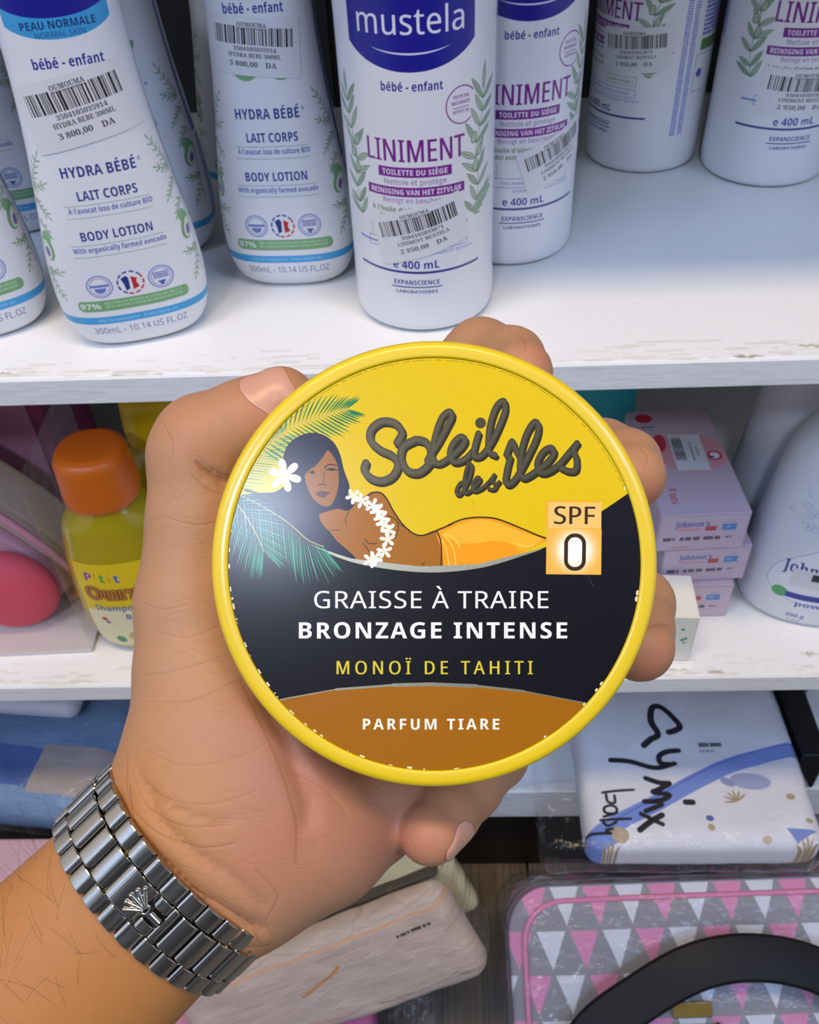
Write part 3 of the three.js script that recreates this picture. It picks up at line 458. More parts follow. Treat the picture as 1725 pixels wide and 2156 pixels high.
function armField(x, y, z) {
  const dx = x - WR.x, dy = y - WR.y, dz = z - WR.z, t = dx * E3.x + dy * E3.y + dz * E3.z, u = dx * E1.x + dy * E1.y, w = dx * E2.x + dy * E2.y + dz * E2.z;
  const tt = clamp(t, -0.010, ARM_LEN), s = sstep(0.008, 0.06, tt), grow = Math.max(0, tt - 0.05), e = (t - tt) / (t < 0 ? 0.034 : 0.012);
  const a = lerp(0.0235, 0.0262, s) + grow * 0.08, b = lerp(0.0166, 0.0205, s) + grow * 0.1;
  const q = Math.sqrt((u / a) ** 2 + (w / b) ** 2 + e * e); return (q - 1) * (q > 1 ? lerp(b, a, Math.abs(u) / (Math.abs(u) + Math.abs(w) + 1e-6)) : b);
}
function field(x, y, z, fine = true) {
  const arm = armField(x, y, z); let d = 1;
  for (let i = 0; i < CHAINS.length; i++) {
    const B = boxes[i], ex = Math.max(B[0] - x, x - B[1], 0), ey = Math.max(B[2] - y, y - B[3], 0), ez = Math.max(B[4] - z, z - B[5], 0), near = Math.sqrt(ex * ex + ey * ey + ez * ez);
    if (near > 0.016 && near > Math.min(d, arm + 0.014)) continue;
    if (near > 0.02) { d = Math.min(d, near); continue; }
    const c = CHAINS[i]; let q = 1;
    for (let j = 1; j < c.length - 1; j++) q = j === 1 ? cone(x, y, z, c[1], c[2]) : smin(q, cone(x, y, z, c[j], c[j + 1]), 0.0022);
    d = smin(d, q, c[0]);
  }
  d = smin(d, arm, 0.014);
  if (Math.abs(d) < 0.004 && z > -0.222) d += folds(x, y, z);
  // the flesh gives way to the tin
  const rx = x - TINC.x, ry = y - TINC.y, rad = Math.sqrt(rx * rx + ry * ry), dz = z - TINC.z;
  const inLid = Math.max(rad - 0.0453, dz - 0.0004, -0.0157 - dz), inBase = Math.max(rad - 0.0440, dz + 0.015, -0.0343 - dz);
  return Math.max(d, -Math.min(inLid, inBase));
}
// folds of the skin: [depth, half width in the photograph's pixels, points]
const FOLDS = [
  [0.0015, 13, [245, 1650], [262, 1728], [330, 1802], [430, 1888], [520, 1943], [580, 1962]], [0.0009, 12, [300, 1640], [335, 1725], [405, 1792], [485, 1842], [548, 1900], [566, 1950]],
  [0.0005, 8, [285, 1590], [300, 1650], [360, 1700], [450, 1730], [520, 1725]], [0.0016, 12, [405, 962], [432, 992], [470, 1012], [510, 1014]], [0.0006, 9, [405, 1000], [440, 1030], [480, 1040]],
  [0.0012, 22, [540, 1440], [600, 1560], [645, 1680], [650, 1770]], [0.0007, 9, [1336, 940], [1352, 962], [1330, 985]], [0.0007, 9, [1425, 1320], [1385, 1313], [1340, 1318]], [0.0006, 9, [1108, 692], [1100, 720], [1085, 745]],
].map(([d, w, ...pts]) => ({ d, w, pts, x0: Math.min(...pts.map((p) => p[0])) - 2.5 * w, x1: Math.max(...pts.map((p) => p[0])) + 2.5 * w, y0: Math.min(...pts.map((p) => p[1])) - 2.5 * w, y1: Math.max(...pts.map((p) => p[1])) + 2.5 * w }));
function folds(x, y, z) {
  const u = CX - x / z * FOCAL, v = CY + y / z * FOCAL; let sum = 0;
  for (const f of FOLDS) {
    if (u < f.x0 || u > f.x1 || v < f.y0 || v > f.y1) continue; let best = 1e9;
    for (let i = 0; i < f.pts.length - 1; i++) { const [ax, ay] = f.pts[i], bx = f.pts[i + 1][0] - ax, by = f.pts[i + 1][1] - ay, t = clamp(((u - ax) * bx + (v - ay) * by) / (bx * bx + by * by), 0, 1), dx = u - ax - bx * t, dy = v - ay - by * t; best = Math.min(best, dx * dx + dy * dy); }
    const [e0, e1] = [f.pts[0], f.pts.at(-1)], taper = clamp(Math.min(Math.hypot(u - e0[0], v - e0[1]), Math.hypot(u - e1[0], v - e1[1])) / 50, 0.15, 1); sum += f.d * taper * Math.exp(-best / (f.w * f.w));
  }
  return sum;
}
function gradient(x, y, z, h = 0.0004) { return V(field(x + h, y, z) - field(x - h, y, z), field(x, y + h, z) - field(x, y - h, z), field(x, y, z + h) - field(x, y, z - h)).normalize(); }
function skinMesh(cell) {
  const lo = [-0.225, -0.255, -0.262], hi = [0.075, 0.06, -0.165], n = [0, 1, 2].map((k) => Math.ceil((hi[k] - lo[k]) / cell) + 1);
  const F = new Float32Array(n[0] * n[1] * n[2]).fill(1), at = (i, j, k) => (k * n[1] + j) * n[0] + i;
  // coarse pass first, so that only cells near the skin are filled
  const S = 6; 
  for (let k = 0; k < n[2]; k += S) for (let j = 0; j < n[1]; j += S) for (let i = 0; i < n[0]; i += S) {
    const c = field(lo[0] + (i + S / 2) * cell, lo[1] + (j + S / 2) * cell, lo[2] + (k + S / 2) * cell);
    const far = Math.abs(c) > cell * S * 1.2 + 0.004;
    for (let c3 = k; c3 < Math.min(k + S, n[2]); c3++) for (let b = j; b < Math.min(j + S, n[1]); b++) for (let a = i; a < Math.min(i + S, n[0]); a++) F[at(a, b, c3)] = far ? c : field(lo[0] + a * cell, lo[1] + b * cell, lo[2] + c3 * cell);
  }
  const vid = new Int32Array(F.length).fill(-1), pos = [], idx = [];
  const E = [[0, 1], [0, 2], [0, 4], [1, 3], [1, 5], [2, 3], [2, 6], [3, 7], [4, 5], [4, 6], [5, 7], [6, 7]];
  for (let k = 0; k < n[2] - 1; k++) for (let j = 0; j < n[1] - 1; j++) for (let i = 0; i < n[0] - 1; i++) {
    const f = []; let mask = 0; for (let q = 0; q < 8; q++) { f[q] = F[at(i + (q & 1), j + ((q >> 1) & 1), k + (q >> 2))]; if (f[q] < 0) mask |= 1 << q; }
    if (mask === 0 || mask === 255) continue;
    let x = 0, y = 0, z = 0, m = 0;
    for (const [a, b] of E) if ((f[a] < 0) !== (f[b] < 0)) { const t = f[a] / (f[a] - f[b]); x += lerp(a & 1, b & 1, t); y += lerp((a >> 1) & 1, (b >> 1) & 1, t); z += lerp(a >> 2, b >> 2, t); m++; }
    let p = [lo[0] + (i + x / m) * cell, lo[1] + (j + y / m) * cell, lo[2] + (k + z / m) * cell];
    vid[at(i, j, k)] = pos.length / 3; pos.push(...p);
  }
  for (let k = 1; k < n[2] - 1; k++) for (let j = 1; j < n[1] - 1; j++) for (let i = 1; i < n[0] - 1; i++) {
    const s0 = F[at(i, j, k)] < 0;
    for (let ax = 0; ax < 3; ax++) {
      const s1 = F[at(i + (ax === 0), j + (ax === 1), k + (ax === 2))] < 0; if (s0 === s1) continue;
      const u = (ax + 1) % 3, v = (ax + 2) % 3, q = (du, dv) => { const o = [i, j, k]; o[u] -= du; o[v] -= dv; return vid[at(...o)]; };
      const a = q(1, 1), b = q(0, 1), c = q(0, 0), d = q(1, 0); if (a < 0 || b < 0 || c < 0 || d < 0) continue;
      s0 ? idx.push(a, b, c, a, c, d) : idx.push(a, c, b, a, d, c);
    }
  }
  const nor = [], uv = [];
  for (let i = 0; i < pos.length; i += 3) {
    let g;
    for (let s = 0; s < 2; s++) { g = gradient(pos[i], pos[i + 1], pos[i + 2]); const d = clamp(field(pos[i], pos[i + 1], pos[i + 2]), -cell, cell); pos[i] -= g.x * d; pos[i + 1] -= g.y * d; pos[i + 2] -= g.z * d; }
    g = gradient(pos[i], pos[i + 1], pos[i + 2], 0.0007); nor.push(g.x, g.y, g.z); uv.push((pos[i] + 0.15) / SKIN_W, (pos[i + 1] + 0.175) / SKIN_W);
  }
  const G = new THREE.BufferGeometry(); G.setAttribute('position', new THREE.Float32BufferAttribute(pos, 3)); G.setAttribute('normal', new THREE.Float32BufferAttribute(nor, 3)); G.setAttribute('uv', new THREE.Float32BufferAttribute(uv, 2)); G.setIndex(idx); return G;
}
const SKIN_W = 0.22;
function skinTex() {    // pigment and lines of the skin, laid over the palm's own plane; 0.22 m square
  const N = 2048, K = N / SKIN_W, [c, g] = canvas(N, N), [bc, b] = canvas(N, N);
  const at = (x, y, d = 0.195) => { const p = camP(x, y, d); return [(p.x + 0.15) * K, N - (p.y + 0.175) * K]; };
  g.fillStyle = '#b28460'; g.fillRect(0, 0, N, N);
  const patch = (x, y, r, col, al, d) => { const [u, v] = at(x, y, d), q = r / FOCAL * 0.2 * K, gr = g.createRadialGradient(u, v, 0, u, v, q); gr.addColorStop(0, `rgba(${col},${al})`); gr.addColorStop(1, `rgba(${col},0)`); g.fillStyle = gr; g.fillRect(u - q, v - q, 2 * q, 2 * q); };
  for (const [x, y, r] of [[60, 2050, 420], [250, 2000, 380], [380, 2120, 300], [0, 1900, 300], [330, 1680, 200], [330, 2300, 400], [-200, 2200, 500]]) patch(x, y, r, '176,116,58', 0.75);       // tanned forearm
  for (const [x, y, r, a, d] of [[560, 840, 110, 0.55, 0.2], [640, 1640, 220, 0.3], [720, 1740, 200, 0.35], [560, 1780, 160, 0.3], [1370, 1040, 90, 0.55, 0.208], [1370, 1390, 100, 0.6, 0.208], [1130, 760, 90, 0.5, 0.208], [900, 1760, 110, 0.6, 0.2], [1000, 1690, 100, 0.3, 0.208], [400, 900, 110, 0.3]]) patch(x, y, r, '190,106,80', a * 0.75, d);   // ruddier palm and finger tips
  for (const [x, y, r, a] of [[620, 1560, 150, 0.3], [480, 1500, 120, 0.18], [800, 1780, 120, 0.25]]) patch(x, y, r, '150,92,98', a);
  for (let i = 0; i < 9000; i++) { const x = rnd() * N, y = rnd() * N; g.fillStyle = rnd() < 0.5 ? `rgba(214,160,122,${rr(0.02, 0.08)})` : `rgba(140,84,58,${rr(0.02, 0.08)})`; g.beginPath(); g.ellipse(x, y, rr(1, 7), rr(1, 5), rr(0, 3), 0, 7); g.fill(); }
  b.fillStyle = '#b0b0b0'; b.fillRect(0, 0, N, N);
  for (let i = 0; i < 26000; i++) { b.fillStyle = rnd() < 0.5 ? `rgba(255,255,255,${rr(0.02, 0.1)})` : `rgba(40,40,40,${rr(0.02, 0.1)})`; b.fillRect(rnd() * N, rnd() * N, rr(1, 4), rr(1, 4)); }
  const line = (pts, w, al, d) => { const q = pts.map((p) => at(p[0], p[1], p[2] ?? d)); stroke(b, q, `rgba(0,0,0,${al})`, w); stroke(b, q, `rgba(0,0,0,${al * 0.35})`, w * 3); stroke(g, q, `rgba(120,62,40,${al * 0.3})`, w * 0.9); };
  // wrist and palm creases seen in the photograph
  line([[245, 1660], [262, 1730], [330, 1800], [430, 1890], [520, 1945], [575, 1962]], 7, 0.75); line([[300, 1630], [330, 1720], [400, 1790], [480, 1840], [545, 1900], [560, 1950]], 6, 0.6);
  line([[285, 1580], [300, 1650], [360, 1700], [450, 1730], [520, 1725]], 4, 0.5); line([[300, 1600], [345, 1660], [420, 1690], [520, 1690]], 3, 0.4); line([[330, 1610], [380, 1640], [470, 1650], [560, 1630]], 3, 0.35);
  line([[560, 1780], [600, 1840], [575, 1900], [590, 1950]], 4, 0.4); line([[330, 1560], [430, 1580], [540, 1560], [640, 1500]], 3, 0.3); line([[320, 1470], [420, 1460], [520, 1420]], 3, 0.35); line([[310, 1420], [400, 1400], [470, 1380]], 3, 0.35); line([[330, 1330], [400, 1340], [460, 1320]], 2.5, 0.35);
  line([[420, 975], [445, 1000], [475, 1012], [500, 1010]], 9, 0.8, 0.2); line([[410, 1000], [440, 1030], [470, 1040]], 4, 0.45, 0.2); line([[360, 1090], [420, 1105], [470, 1095]], 3, 0.4, 0.2); line([[310, 1270], [350, 1280], [400, 1270]], 2.5, 0.4, 0.198); line([[345, 890], [370, 930], [372, 960]], 3, 0.4, 0.2);
  line([[520, 1420], [600, 1560], [640, 1680], [640, 1760]], 6, 0.45, 0.2); line([[640, 1600], [700, 1640], [740, 1700]], 3, 0.3, 0.2); line([[1340, 945], [1352, 962], [1345, 985]], 4, 0.6, 0.21); line([[1412, 1318], [1385, 1312], [1350, 1316]], 4, 0.6, 0.21); line([[1095, 700], [1105, 718], [1100, 745]], 4, 0.5, 0.21);
  for (let i = 0; i < 620; i++) {   // fine skin lines
    const x = rr(290, 860), y = rr(1000, 1960), l = rr(20, 90), an = rr(-0.5, 0.45) + (y > 1600 ? 0.5 : 0), k = rr(-8, 8), s = [[x, y], [x + l * 0.5 * Math.cos(an) + k * 0.3, y + l * 0.5 * Math.sin(an) + k], [x + l * Math.cos(an), y + l * Math.sin(an)]].map((p) => at(...p));
    stroke(b, s, `rgba(0,0,0,${rr(0.1, 0.3)})`, rr(0.8, 2.2)); if (rnd() < 0.5) stroke(g, s, `rgba(130,72,48,${rr(0.04, 0.14)})`, rr(0.8, 2));
  }
  return [tex(c), tex(bc, false)];
}
const hand = thing('person', 'left hand and bare forearm of a person gripping the yellow tin from behind', 'person', camera.position.clone());
hand.quaternion.copy(camera.quaternion);
{
  const base = WR.clone(); hand.position.copy(base.clone().applyMatrix4(camera.matrixWorld));
  const [sm, sb] = skinTex(), skinM = mat(0xffffff, 0.5, { map: sm, bumpMap: sb, bumpScale: 0.00022, specularIntensity: 0.6 });
  const geo = skinMesh(0.0013); geo.translate(-base.x, -base.y, -base.z); part('skin', geo, skinM, hand);
  // nails: curved plates laid on the skin
  const nailM = mat(0xc8957c, 0.36), tipM = mat(0xd8bfa8, 0.4);
  function nail(c, axis, up, len, wid) {
    const A = axis.clone().addScaledVector(up, -axis.dot(up)).normalize(), L = V().crossVectors(up, A).normalize(), nu = 14, nv = 20, pos = [], idx = [];
    for (let i = 0; i <= nv; i++) for (let j = 0; j <= nu; j++) {
      const t = i / nv * 2 - 1, round = t < 0 ? Math.sqrt(Math.max(0, 1 - Math.abs(t) ** 2.6)) : Math.sqrt(Math.max(0, 1 - (t * 0.92) ** 5)), s = (j / nu * 2 - 1) * round;
      const p = c.clone().addScaledVector(A, t * len / 2).addScaledVector(L, s * wid / 2).addScaledVector(up, 0.012); let h = 0;
      for (let k = 0; k < 40; k++) { const d = field(p.x, p.y, p.z); if (d < 0.00003) break; p.addScaledVector(up, -d * 0.8); }
      p.addScaledVector(up, 0.00035 - 0.0006 * Math.max(0, Math.abs(s) - 0.8) * 2); pos.push(p.x - base.x, p.y - base.y, p.z - base.z);
    }
    for (let i = 0; i < nv; i++) for (let j = 0; j < nu; j++) { const k = i * (nu + 1) + j; idx.push(k, k + 1, k + nu + 1, k + 1, k + nu + 2, k + nu + 1); }
    const q = new THREE.BufferGeometry(); q.setAttribute('position', new THREE.Float32BufferAttribute(pos, 3)); q.setIndex(idx); q.computeVertexNormals(); part('fingernail', q, nailM, hand);
  }
  nail(camP(563, 818, 0.200), V(0.86, 0.5, 0), V(-0.38, 0.68, 0.62).normalize(), 0.0105, 0.0105);
  nail(camP(922, 1738, 0.2062), V(-0.64, -0.72, 0.26), V(0.68, -0.30, 0.67).normalize(), 0.0096, 0.0076);
  // hairs on the forearm
  const hairs = [], P = geo.attributes.position, Nn = geo.attributes.normal;
  for (let i = 0; i < 5200 && hairs.length < 210; i++) {
    const k = (rnd() * P.count) | 0, p = V(P.getX(k), P.getY(k), P.getZ(k)), n = V(Nn.getX(k), Nn.getY(k), Nn.getZ(k)), t = p.dot(E3), u = p.dot(E1);
    if (t < 0.011 || t > 0.075 || n.z < -0.15 || u > 0.006 - rnd() * 0.012) continue;
    const d = E3.clone().multiplyScalar(-0.35).addScaledVector(E1, -0.7 * (u < -0.012 ? 1 : rr(-0.2, 1))).add(V(rr(-0.4, 0.4), rr(-0.4, 0.4), 0)).addScaledVector(n, 0.16).normalize(), l = rr(0.006, 0.012), side = V().crossVectors(d, n).normalize(), cur = side.clone().multiplyScalar(rr(-0.4, 0.4));
    const path = [0, 0.35, 0.7, 1].map((s) => p.clone().addScaledVector(d, l * s).addScaledVector(cur, l * s * s * 0.7).addScaledVector(n, l * 0.25 * s * (1 - s) - 0.0002));
    hairs.push(new THREE.TubeGeometry(new THREE.CatmullRomCurve3(path), 4, 0.000022, 3));
  }
  const hm = part('arm_hair', mergeGeometries(hairs), mat(0x2a1c12, 0.5), hand); hm.userData.kind = 'stuff';
}

// ---------------------------------------------------------------- steel watch bracelet on the wrist
const watch = thing('wristwatch', 'polished steel link bracelet of a watch with a coronet clasp, worn on the wrist', 'watch', WR.clone().applyMatrix4(camera.matrixWorld));
watch.quaternion.copy(camera.quaternion);
{
  const steel = new THREE.MeshPhysicalMaterial({ color: 0xb9b4ab, metalness: 1, roughness: 0.13, bumpMap: noiseTex(256, 40, 110, 150, 2), bumpScale: 0.00001 });
  const A = WRIST_A + 0.0001, B = WRIST_B + 0.0001, pts = [], M = 720; let L = [0];
  for (let i = 0; i <= M; i++) { const t = i / M * Math.PI * 2 - Math.PI / 2 * 0; pts.push([A * Math.sin(t), B * Math.cos(t)]); if (i) L.push(L[i - 1] + Math.hypot(pts[i][0] - pts[i - 1][0], pts[i][1] - pts[i - 1][1])); }
  const total = L[M], n = Math.round(total / 0.0047), pitch = total / n;
  function frame(s) {   // s metres along from the front of the wrist
    s = ((s % total) + total) % total; let i = 0; while (L[i + 1] < s) i++; const t = (s - L[i]) / (L[i + 1] - L[i]), u = lerp(pts[i][0], pts[i + 1][0], t), w = lerp(pts[i][1], pts[i + 1][1], t);
    const nu = u / (A * A), nw = w / (B * B), k = Math.hypot(nu, nw), nor = E1.clone().multiplyScalar(nu / k).addScaledVector(E2, nw / k), zed = E3.clone().negate(), tan = V().crossVectors(nor, zed).normalize();
    return new THREE.Matrix4().makeBasis(tan, nor, zed).setPosition(E1.clone().multiplyScalar(u).addScaledVector(E2, w));
  }
  function bar(len, wide, high) {    // half-round bar lying across the strap
    const s = new THREE.Shape(), h = wide / 2; s.moveTo(-h, 0); s.lineTo(-h, high * 0.35); s.bezierCurveTo(-h, high * 0.95, -h * 0.45, high, 0, high); s.bezierCurveTo(h * 0.45, high, h, high * 0.95, h, high * 0.35); s.lineTo(h, 0); s.closePath();
    const g = new THREE.ExtrudeGeometry(s, { depth: len - 0.0005, bevelEnabled: true, bevelThickness: 0.00025, bevelSize: 0.00022, bevelOffset: -0.00022, bevelSegments: 2, curveSegments: 10 }); g.translate(0, 0, -(len - 0.0005) / 2); return g;
  }
  const mid = bar(0.0078, pitch * 0.97, 0.0021), outer = bar(0.0043, pitch * 0.97, 0.0018);
  const put = (name, geo, s, z, label) => { const m = part(name, geo, steel, watch, label), f = frame(s); f.multiply(new THREE.Matrix4().makeTranslation(0, 0, z)); f.decompose(m.position, m.quaternion, m.scale); return m; };
  for (let i = 0; i < n; i++) {
    if (i !== 0 && i !== n - 1 && i !== 1) put('center_link', mid, i * pitch - 0.0012, 0);
    for (const z of [-0.0063, 0.0063]) put('outer_link', outer, (i + 0.5) * pitch - 0.0012, z);
  }
  { const ring = new THREE.Shape(), hole = new THREE.Path(); ring.absellipse(0, 0, A + 0.0005, B + 0.0005, 0, Math.PI * 2); hole.absellipse(0, 0, A + 0.0001, B + 0.0001, 0, Math.PI * 2); ring.holes.push(hole);
    const g = new THREE.ExtrudeGeometry(ring, { depth: 0.0155, bevelEnabled: false, curveSegments: 64 }); g.translate(0, 0, -0.00775); g.applyMatrix4(new THREE.Matrix4().makeBasis(E1, E2, E3.clone())); part('inner_band', g, new THREE.MeshPhysicalMaterial({ color: 0x55524d, metalness: 1, roughness: 0.4 }), watch); }
  // clasp with a coronet
  put('clasp_plate', bar(0.0080, pitch * 1.72, 0.0020), -0.0042, 0); put('clasp_prong', bar(0.0024, pitch * 0.8, 0.0020), pitch * 0.42, -0.0028); put('clasp_prong', bar(0.0024, pitch * 0.8, 0.0020), pitch * 0.42, 0.0028); put('clasp_bar', bar(0.0080, pitch * 0.42, 0.0019), pitch * 0.98, 0);
  const bits = []; 
  for (let i = 0; i < 5; i++) {
    const an = (i - 2) * 0.36, g = new THREE.CylinderGeometry(0.0004, 0.00045, 0.0036, 8); g.translate(0, 0.0024, 0); g.rotateZ(Math.PI / 2 - 0); g.rotateY(an); bits.push(g);
    const k = new THREE.SphereGeometry(0.0005, 10, 8); k.translate(-0.0043 * Math.cos(an), 0, 0.0043 * Math.sin(an)); bits.push(k);
  }
  for (let i = 0; i < 4; i++) { const an = (i - 1.5) * 0.36, g = new THREE.CylinderGeometry(0.00034, 0.0004, 0.0026, 6); g.translate(0, 0.0018, 0); g.rotateZ(Math.PI / 2); g.rotateY(an); bits.push(g); }
  const oval = new THREE.TorusGeometry(0.00085, 0.00034, 8, 20); oval.scale(0.7, 1.1, 1); oval.rotateX(Math.PI / 2); oval.translate(-0.0002, 0, 0); bits.push(oval);
  const stem = new THREE.CylinderGeometry(0.0013, 0.0013, 0.0026, 14); stem.scale(1, 1, 0.7); stem.rotateZ(Math.PI / 2); stem.scale(1, 0.75, 1); stem.translate(0.0022, -0.0002, 0); bits.push(stem);
  const crown = mergeGeometries(bits.map((g) => g.index ? g.toNonIndexed() : g)); crown.rotateY(Math.PI); crown.translate(0, 0.0019, 0); put('coronet', crown, 0.0002, 0, 'five-pointed coronet emblem on the clasp');
}

// ---------------------------------------------------------------- goods on the lower shelf
const clearM = mat(0xffffff, 0.12, { transmission: 1, thickness: 0, ior: 1.3, specularIntensity: 0.9, bumpMap: noiseTex(256, 9, 0, 255, 3), bumpScale: 0.0012 });
const LY = LOW_Y + 0.0004;
function faceTex(w, h, bg, draw) { const [c, g] = canvas(w, h); g.fillStyle = bg; g.fillRect(0, 0, w, h); draw(g, w, h); return tex(c); }
function panel(name, w, h, material, parent, pos, rot, label) { const m = part(name, new THREE.PlaneGeometry(w, h), material, parent, label); m.position.set(...pos); m.rotation.set(...rot); return m; }
// three soap boxes, one on the other
{
  const W = 0.056, H = 0.031, D = 0.106, pinkM = mat(0xbda8b4, 0.45);
  const endT = faceTex(512, 288, '#c6b2bd', (g) => { fit(g, "Johnson's", 190, 92, 200, 44, '#3c4a9c', 'serif', 'bold'); g.fillStyle = '#d98a98'; g.fillRect(100, 108, 140, 16); g.fillStyle = '#c64a58'; g.fillRect(268, 92, 66, 40); g.fillStyle = '#5a86bd'; g.fillRect(366, 78, 84, 54); g.fillStyle = '#8fb0d4'; g.fillRect(384, 98, 30, 14); g.fillStyle = '#b8a3ae'; g.fillRect(382, 54, 54, 12);
    for (const [x, w] of [[30, 70], [130, 120], [270, 100]]) slate(g, x, 180, w, 44, 1, '#5e5660'); slate(g, 400, 186, 40, 20, 1, '#5e5660'); g.fillStyle = '#c98a96'; g.fillRect(90, 262, 100, 14); });
  const topT = faceTex(512, 970, '#c0adb9', (g) => {   // seen from the front, far end up
    g.fillStyle = '#d79aa4'; g.beginPath(); g.ellipse(300, 430, 230, 190, 0.15, 0, 7); g.fill();
    g.fillStyle = '#c2273c'; g.beginPath(); g.ellipse(88, 72, 56, 46, 0, 0, 7); g.fill(); g.strokeStyle = '#a99ab0'; g.lineWidth = 4; g.strokeRect(42, 140, 120, 56); slate(g, 54, 156, 90, 26, 1, '#6a6486');
    g.fillStyle = '#c23a4c'; g.beginPath(); g.ellipse(130, 330, 42, 90, 0.2, 0, 7); g.fill(); g.save(); g.translate(352, 470); g.rotate(Math.PI / 2); fit(g, 'baby soap', 0, 0, 260, 38, '#38459a', 'serif', 'bold'); g.restore();
    g.strokeStyle = '#c8303f'; g.lineWidth = 14; g.beginPath(); g.arc(442, 470, 38, 0, 7); g.stroke(); g.fillStyle = '#efe6ea'; g.beginPath(); g.arc(442, 470, 30, 0, 7); g.fill(); g.fillStyle = '#2e3a92'; g.beginPath(); g.arc(424, 470, 20, 0.5, 3.4); g.fill();
    g.save(); g.translate(120, 820); g.rotate(-Math.PI / 2); fit(g, '100 g', 0, 0, 150, 40, '#c05060', 'sans-serif', 'bold'); g.restore();
  });
  const endM = mat(0xffffff, 0.45, { map: endT }), topM = mat(0xffffff, 0.45, { map: topT }), geo = rbox(W, H, D, 0.0008, 0, H / 2, 0, 2);
  const tagT = faceTex(256, 420, '#d8d8de', (g) => { let y = 40; while (y < 300) { const h = [4, 8, 12][rnd() * 3 | 0]; g.fillStyle = '#26262c'; g.fillRect(16, y, 84, h); y += h + [4, 7][rnd() * 2 | 0]; } g.save(); g.translate(150, 200); g.rotate(Math.PI / 2); fit(g, '3574660000000', 0, 0, 220, 18, '#2a2a30', 'serif', 'bold'); fit(g, 'SAVON', 0, -40, 120, 18, '#2a2a30', 'serif', 'bold'); g.restore(); });
  const f = onY(1440, 1298, LY), names = ['lowest pink soap box of the stack of three on the lower shelf', 'middle pink soap box of the stack of three on the lower shelf', 'topmost pink soap box of the stack of three, with a barcode sticker'];
  for (const [i, dx, dz, turn] of [[0, 0.0, 0.0, 0.0], [1, 0.004, -0.004, 0.05], [2, -0.003, -0.002, 0.04]]) {
    const o = thing('soap_box', names[i], 'box', V(f.x + dx, LY + i * (H + 0.0003), f.z - D / 2 + dz), 'stacked pink soap boxes'); o.rotation.y = turn;
    part('carton', geo, pinkM, o); panel('front_print', W - 0.002, H - 0.002, endM, o, [0, H / 2, D / 2 + 0.0002], [0, 0, 0]);
    if (i === 2) { panel('top_print', W - 0.002, D - 0.002, topM, o, [0, H + 0.0002, 0], [-Math.PI / 2, 0, 0]); panel('price_sticker', 0.021, 0.037, mat(0xffffff, 0.4, { map: tagT }), o, [0.0035, H + 0.0005, -0.006], [-Math.PI / 2, 0, -0.04], 'white barcode sticker'); }
  }
}
// small cream box in front of them
{
  const p = onY(1372, 1392, LY), o = thing('small_carton', 'small cream and green carton in front of the soap boxes, behind the ring finger', 'box', V(p.x, LY, p.z - 0.019)); o.rotation.y = -0.05;
  part('carton', rbox(0.05, 0.043, 0.036, 0.0008, 0, 0.0215, 0, 2), mat(0xe2dfcf, 0.5), o);
  panel('front_print', 0.048, 0.041, mat(0xffffff, 0.5, { map: faceTex(256, 220, '#e6e4d4', (g) => { g.fillStyle = '#5d8f78'; for (let i = 0; i < 9; i++) { g.beginPath(); g.ellipse(150 + rr(-30, 90), rr(20, 200), rr(4, 10), rr(3, 7), rr(0, 3), 0, 7); g.fill(); } slate(g, 30, 60, 150, 60, 4, '#8c9a92'); }) }), o, [0, 0.0215, 0.0182], [0, 0, 0]);
  panel('top_print', 0.048, 0.034, mat(0xffffff, 0.5, { map: faceTex(256, 180, '#e6e4d4', (g) => { g.fillStyle = '#2f8a5a'; g.beginPath(); g.ellipse(176, 110, 14, 12, 0.3, 0, 7); g.fill(); slate(g, 30, 40, 90, 60, 3, '#b9c4b0'); }) }), o, [0, 0.0432, 0], [-Math.PI / 2, 0, 0]);
}
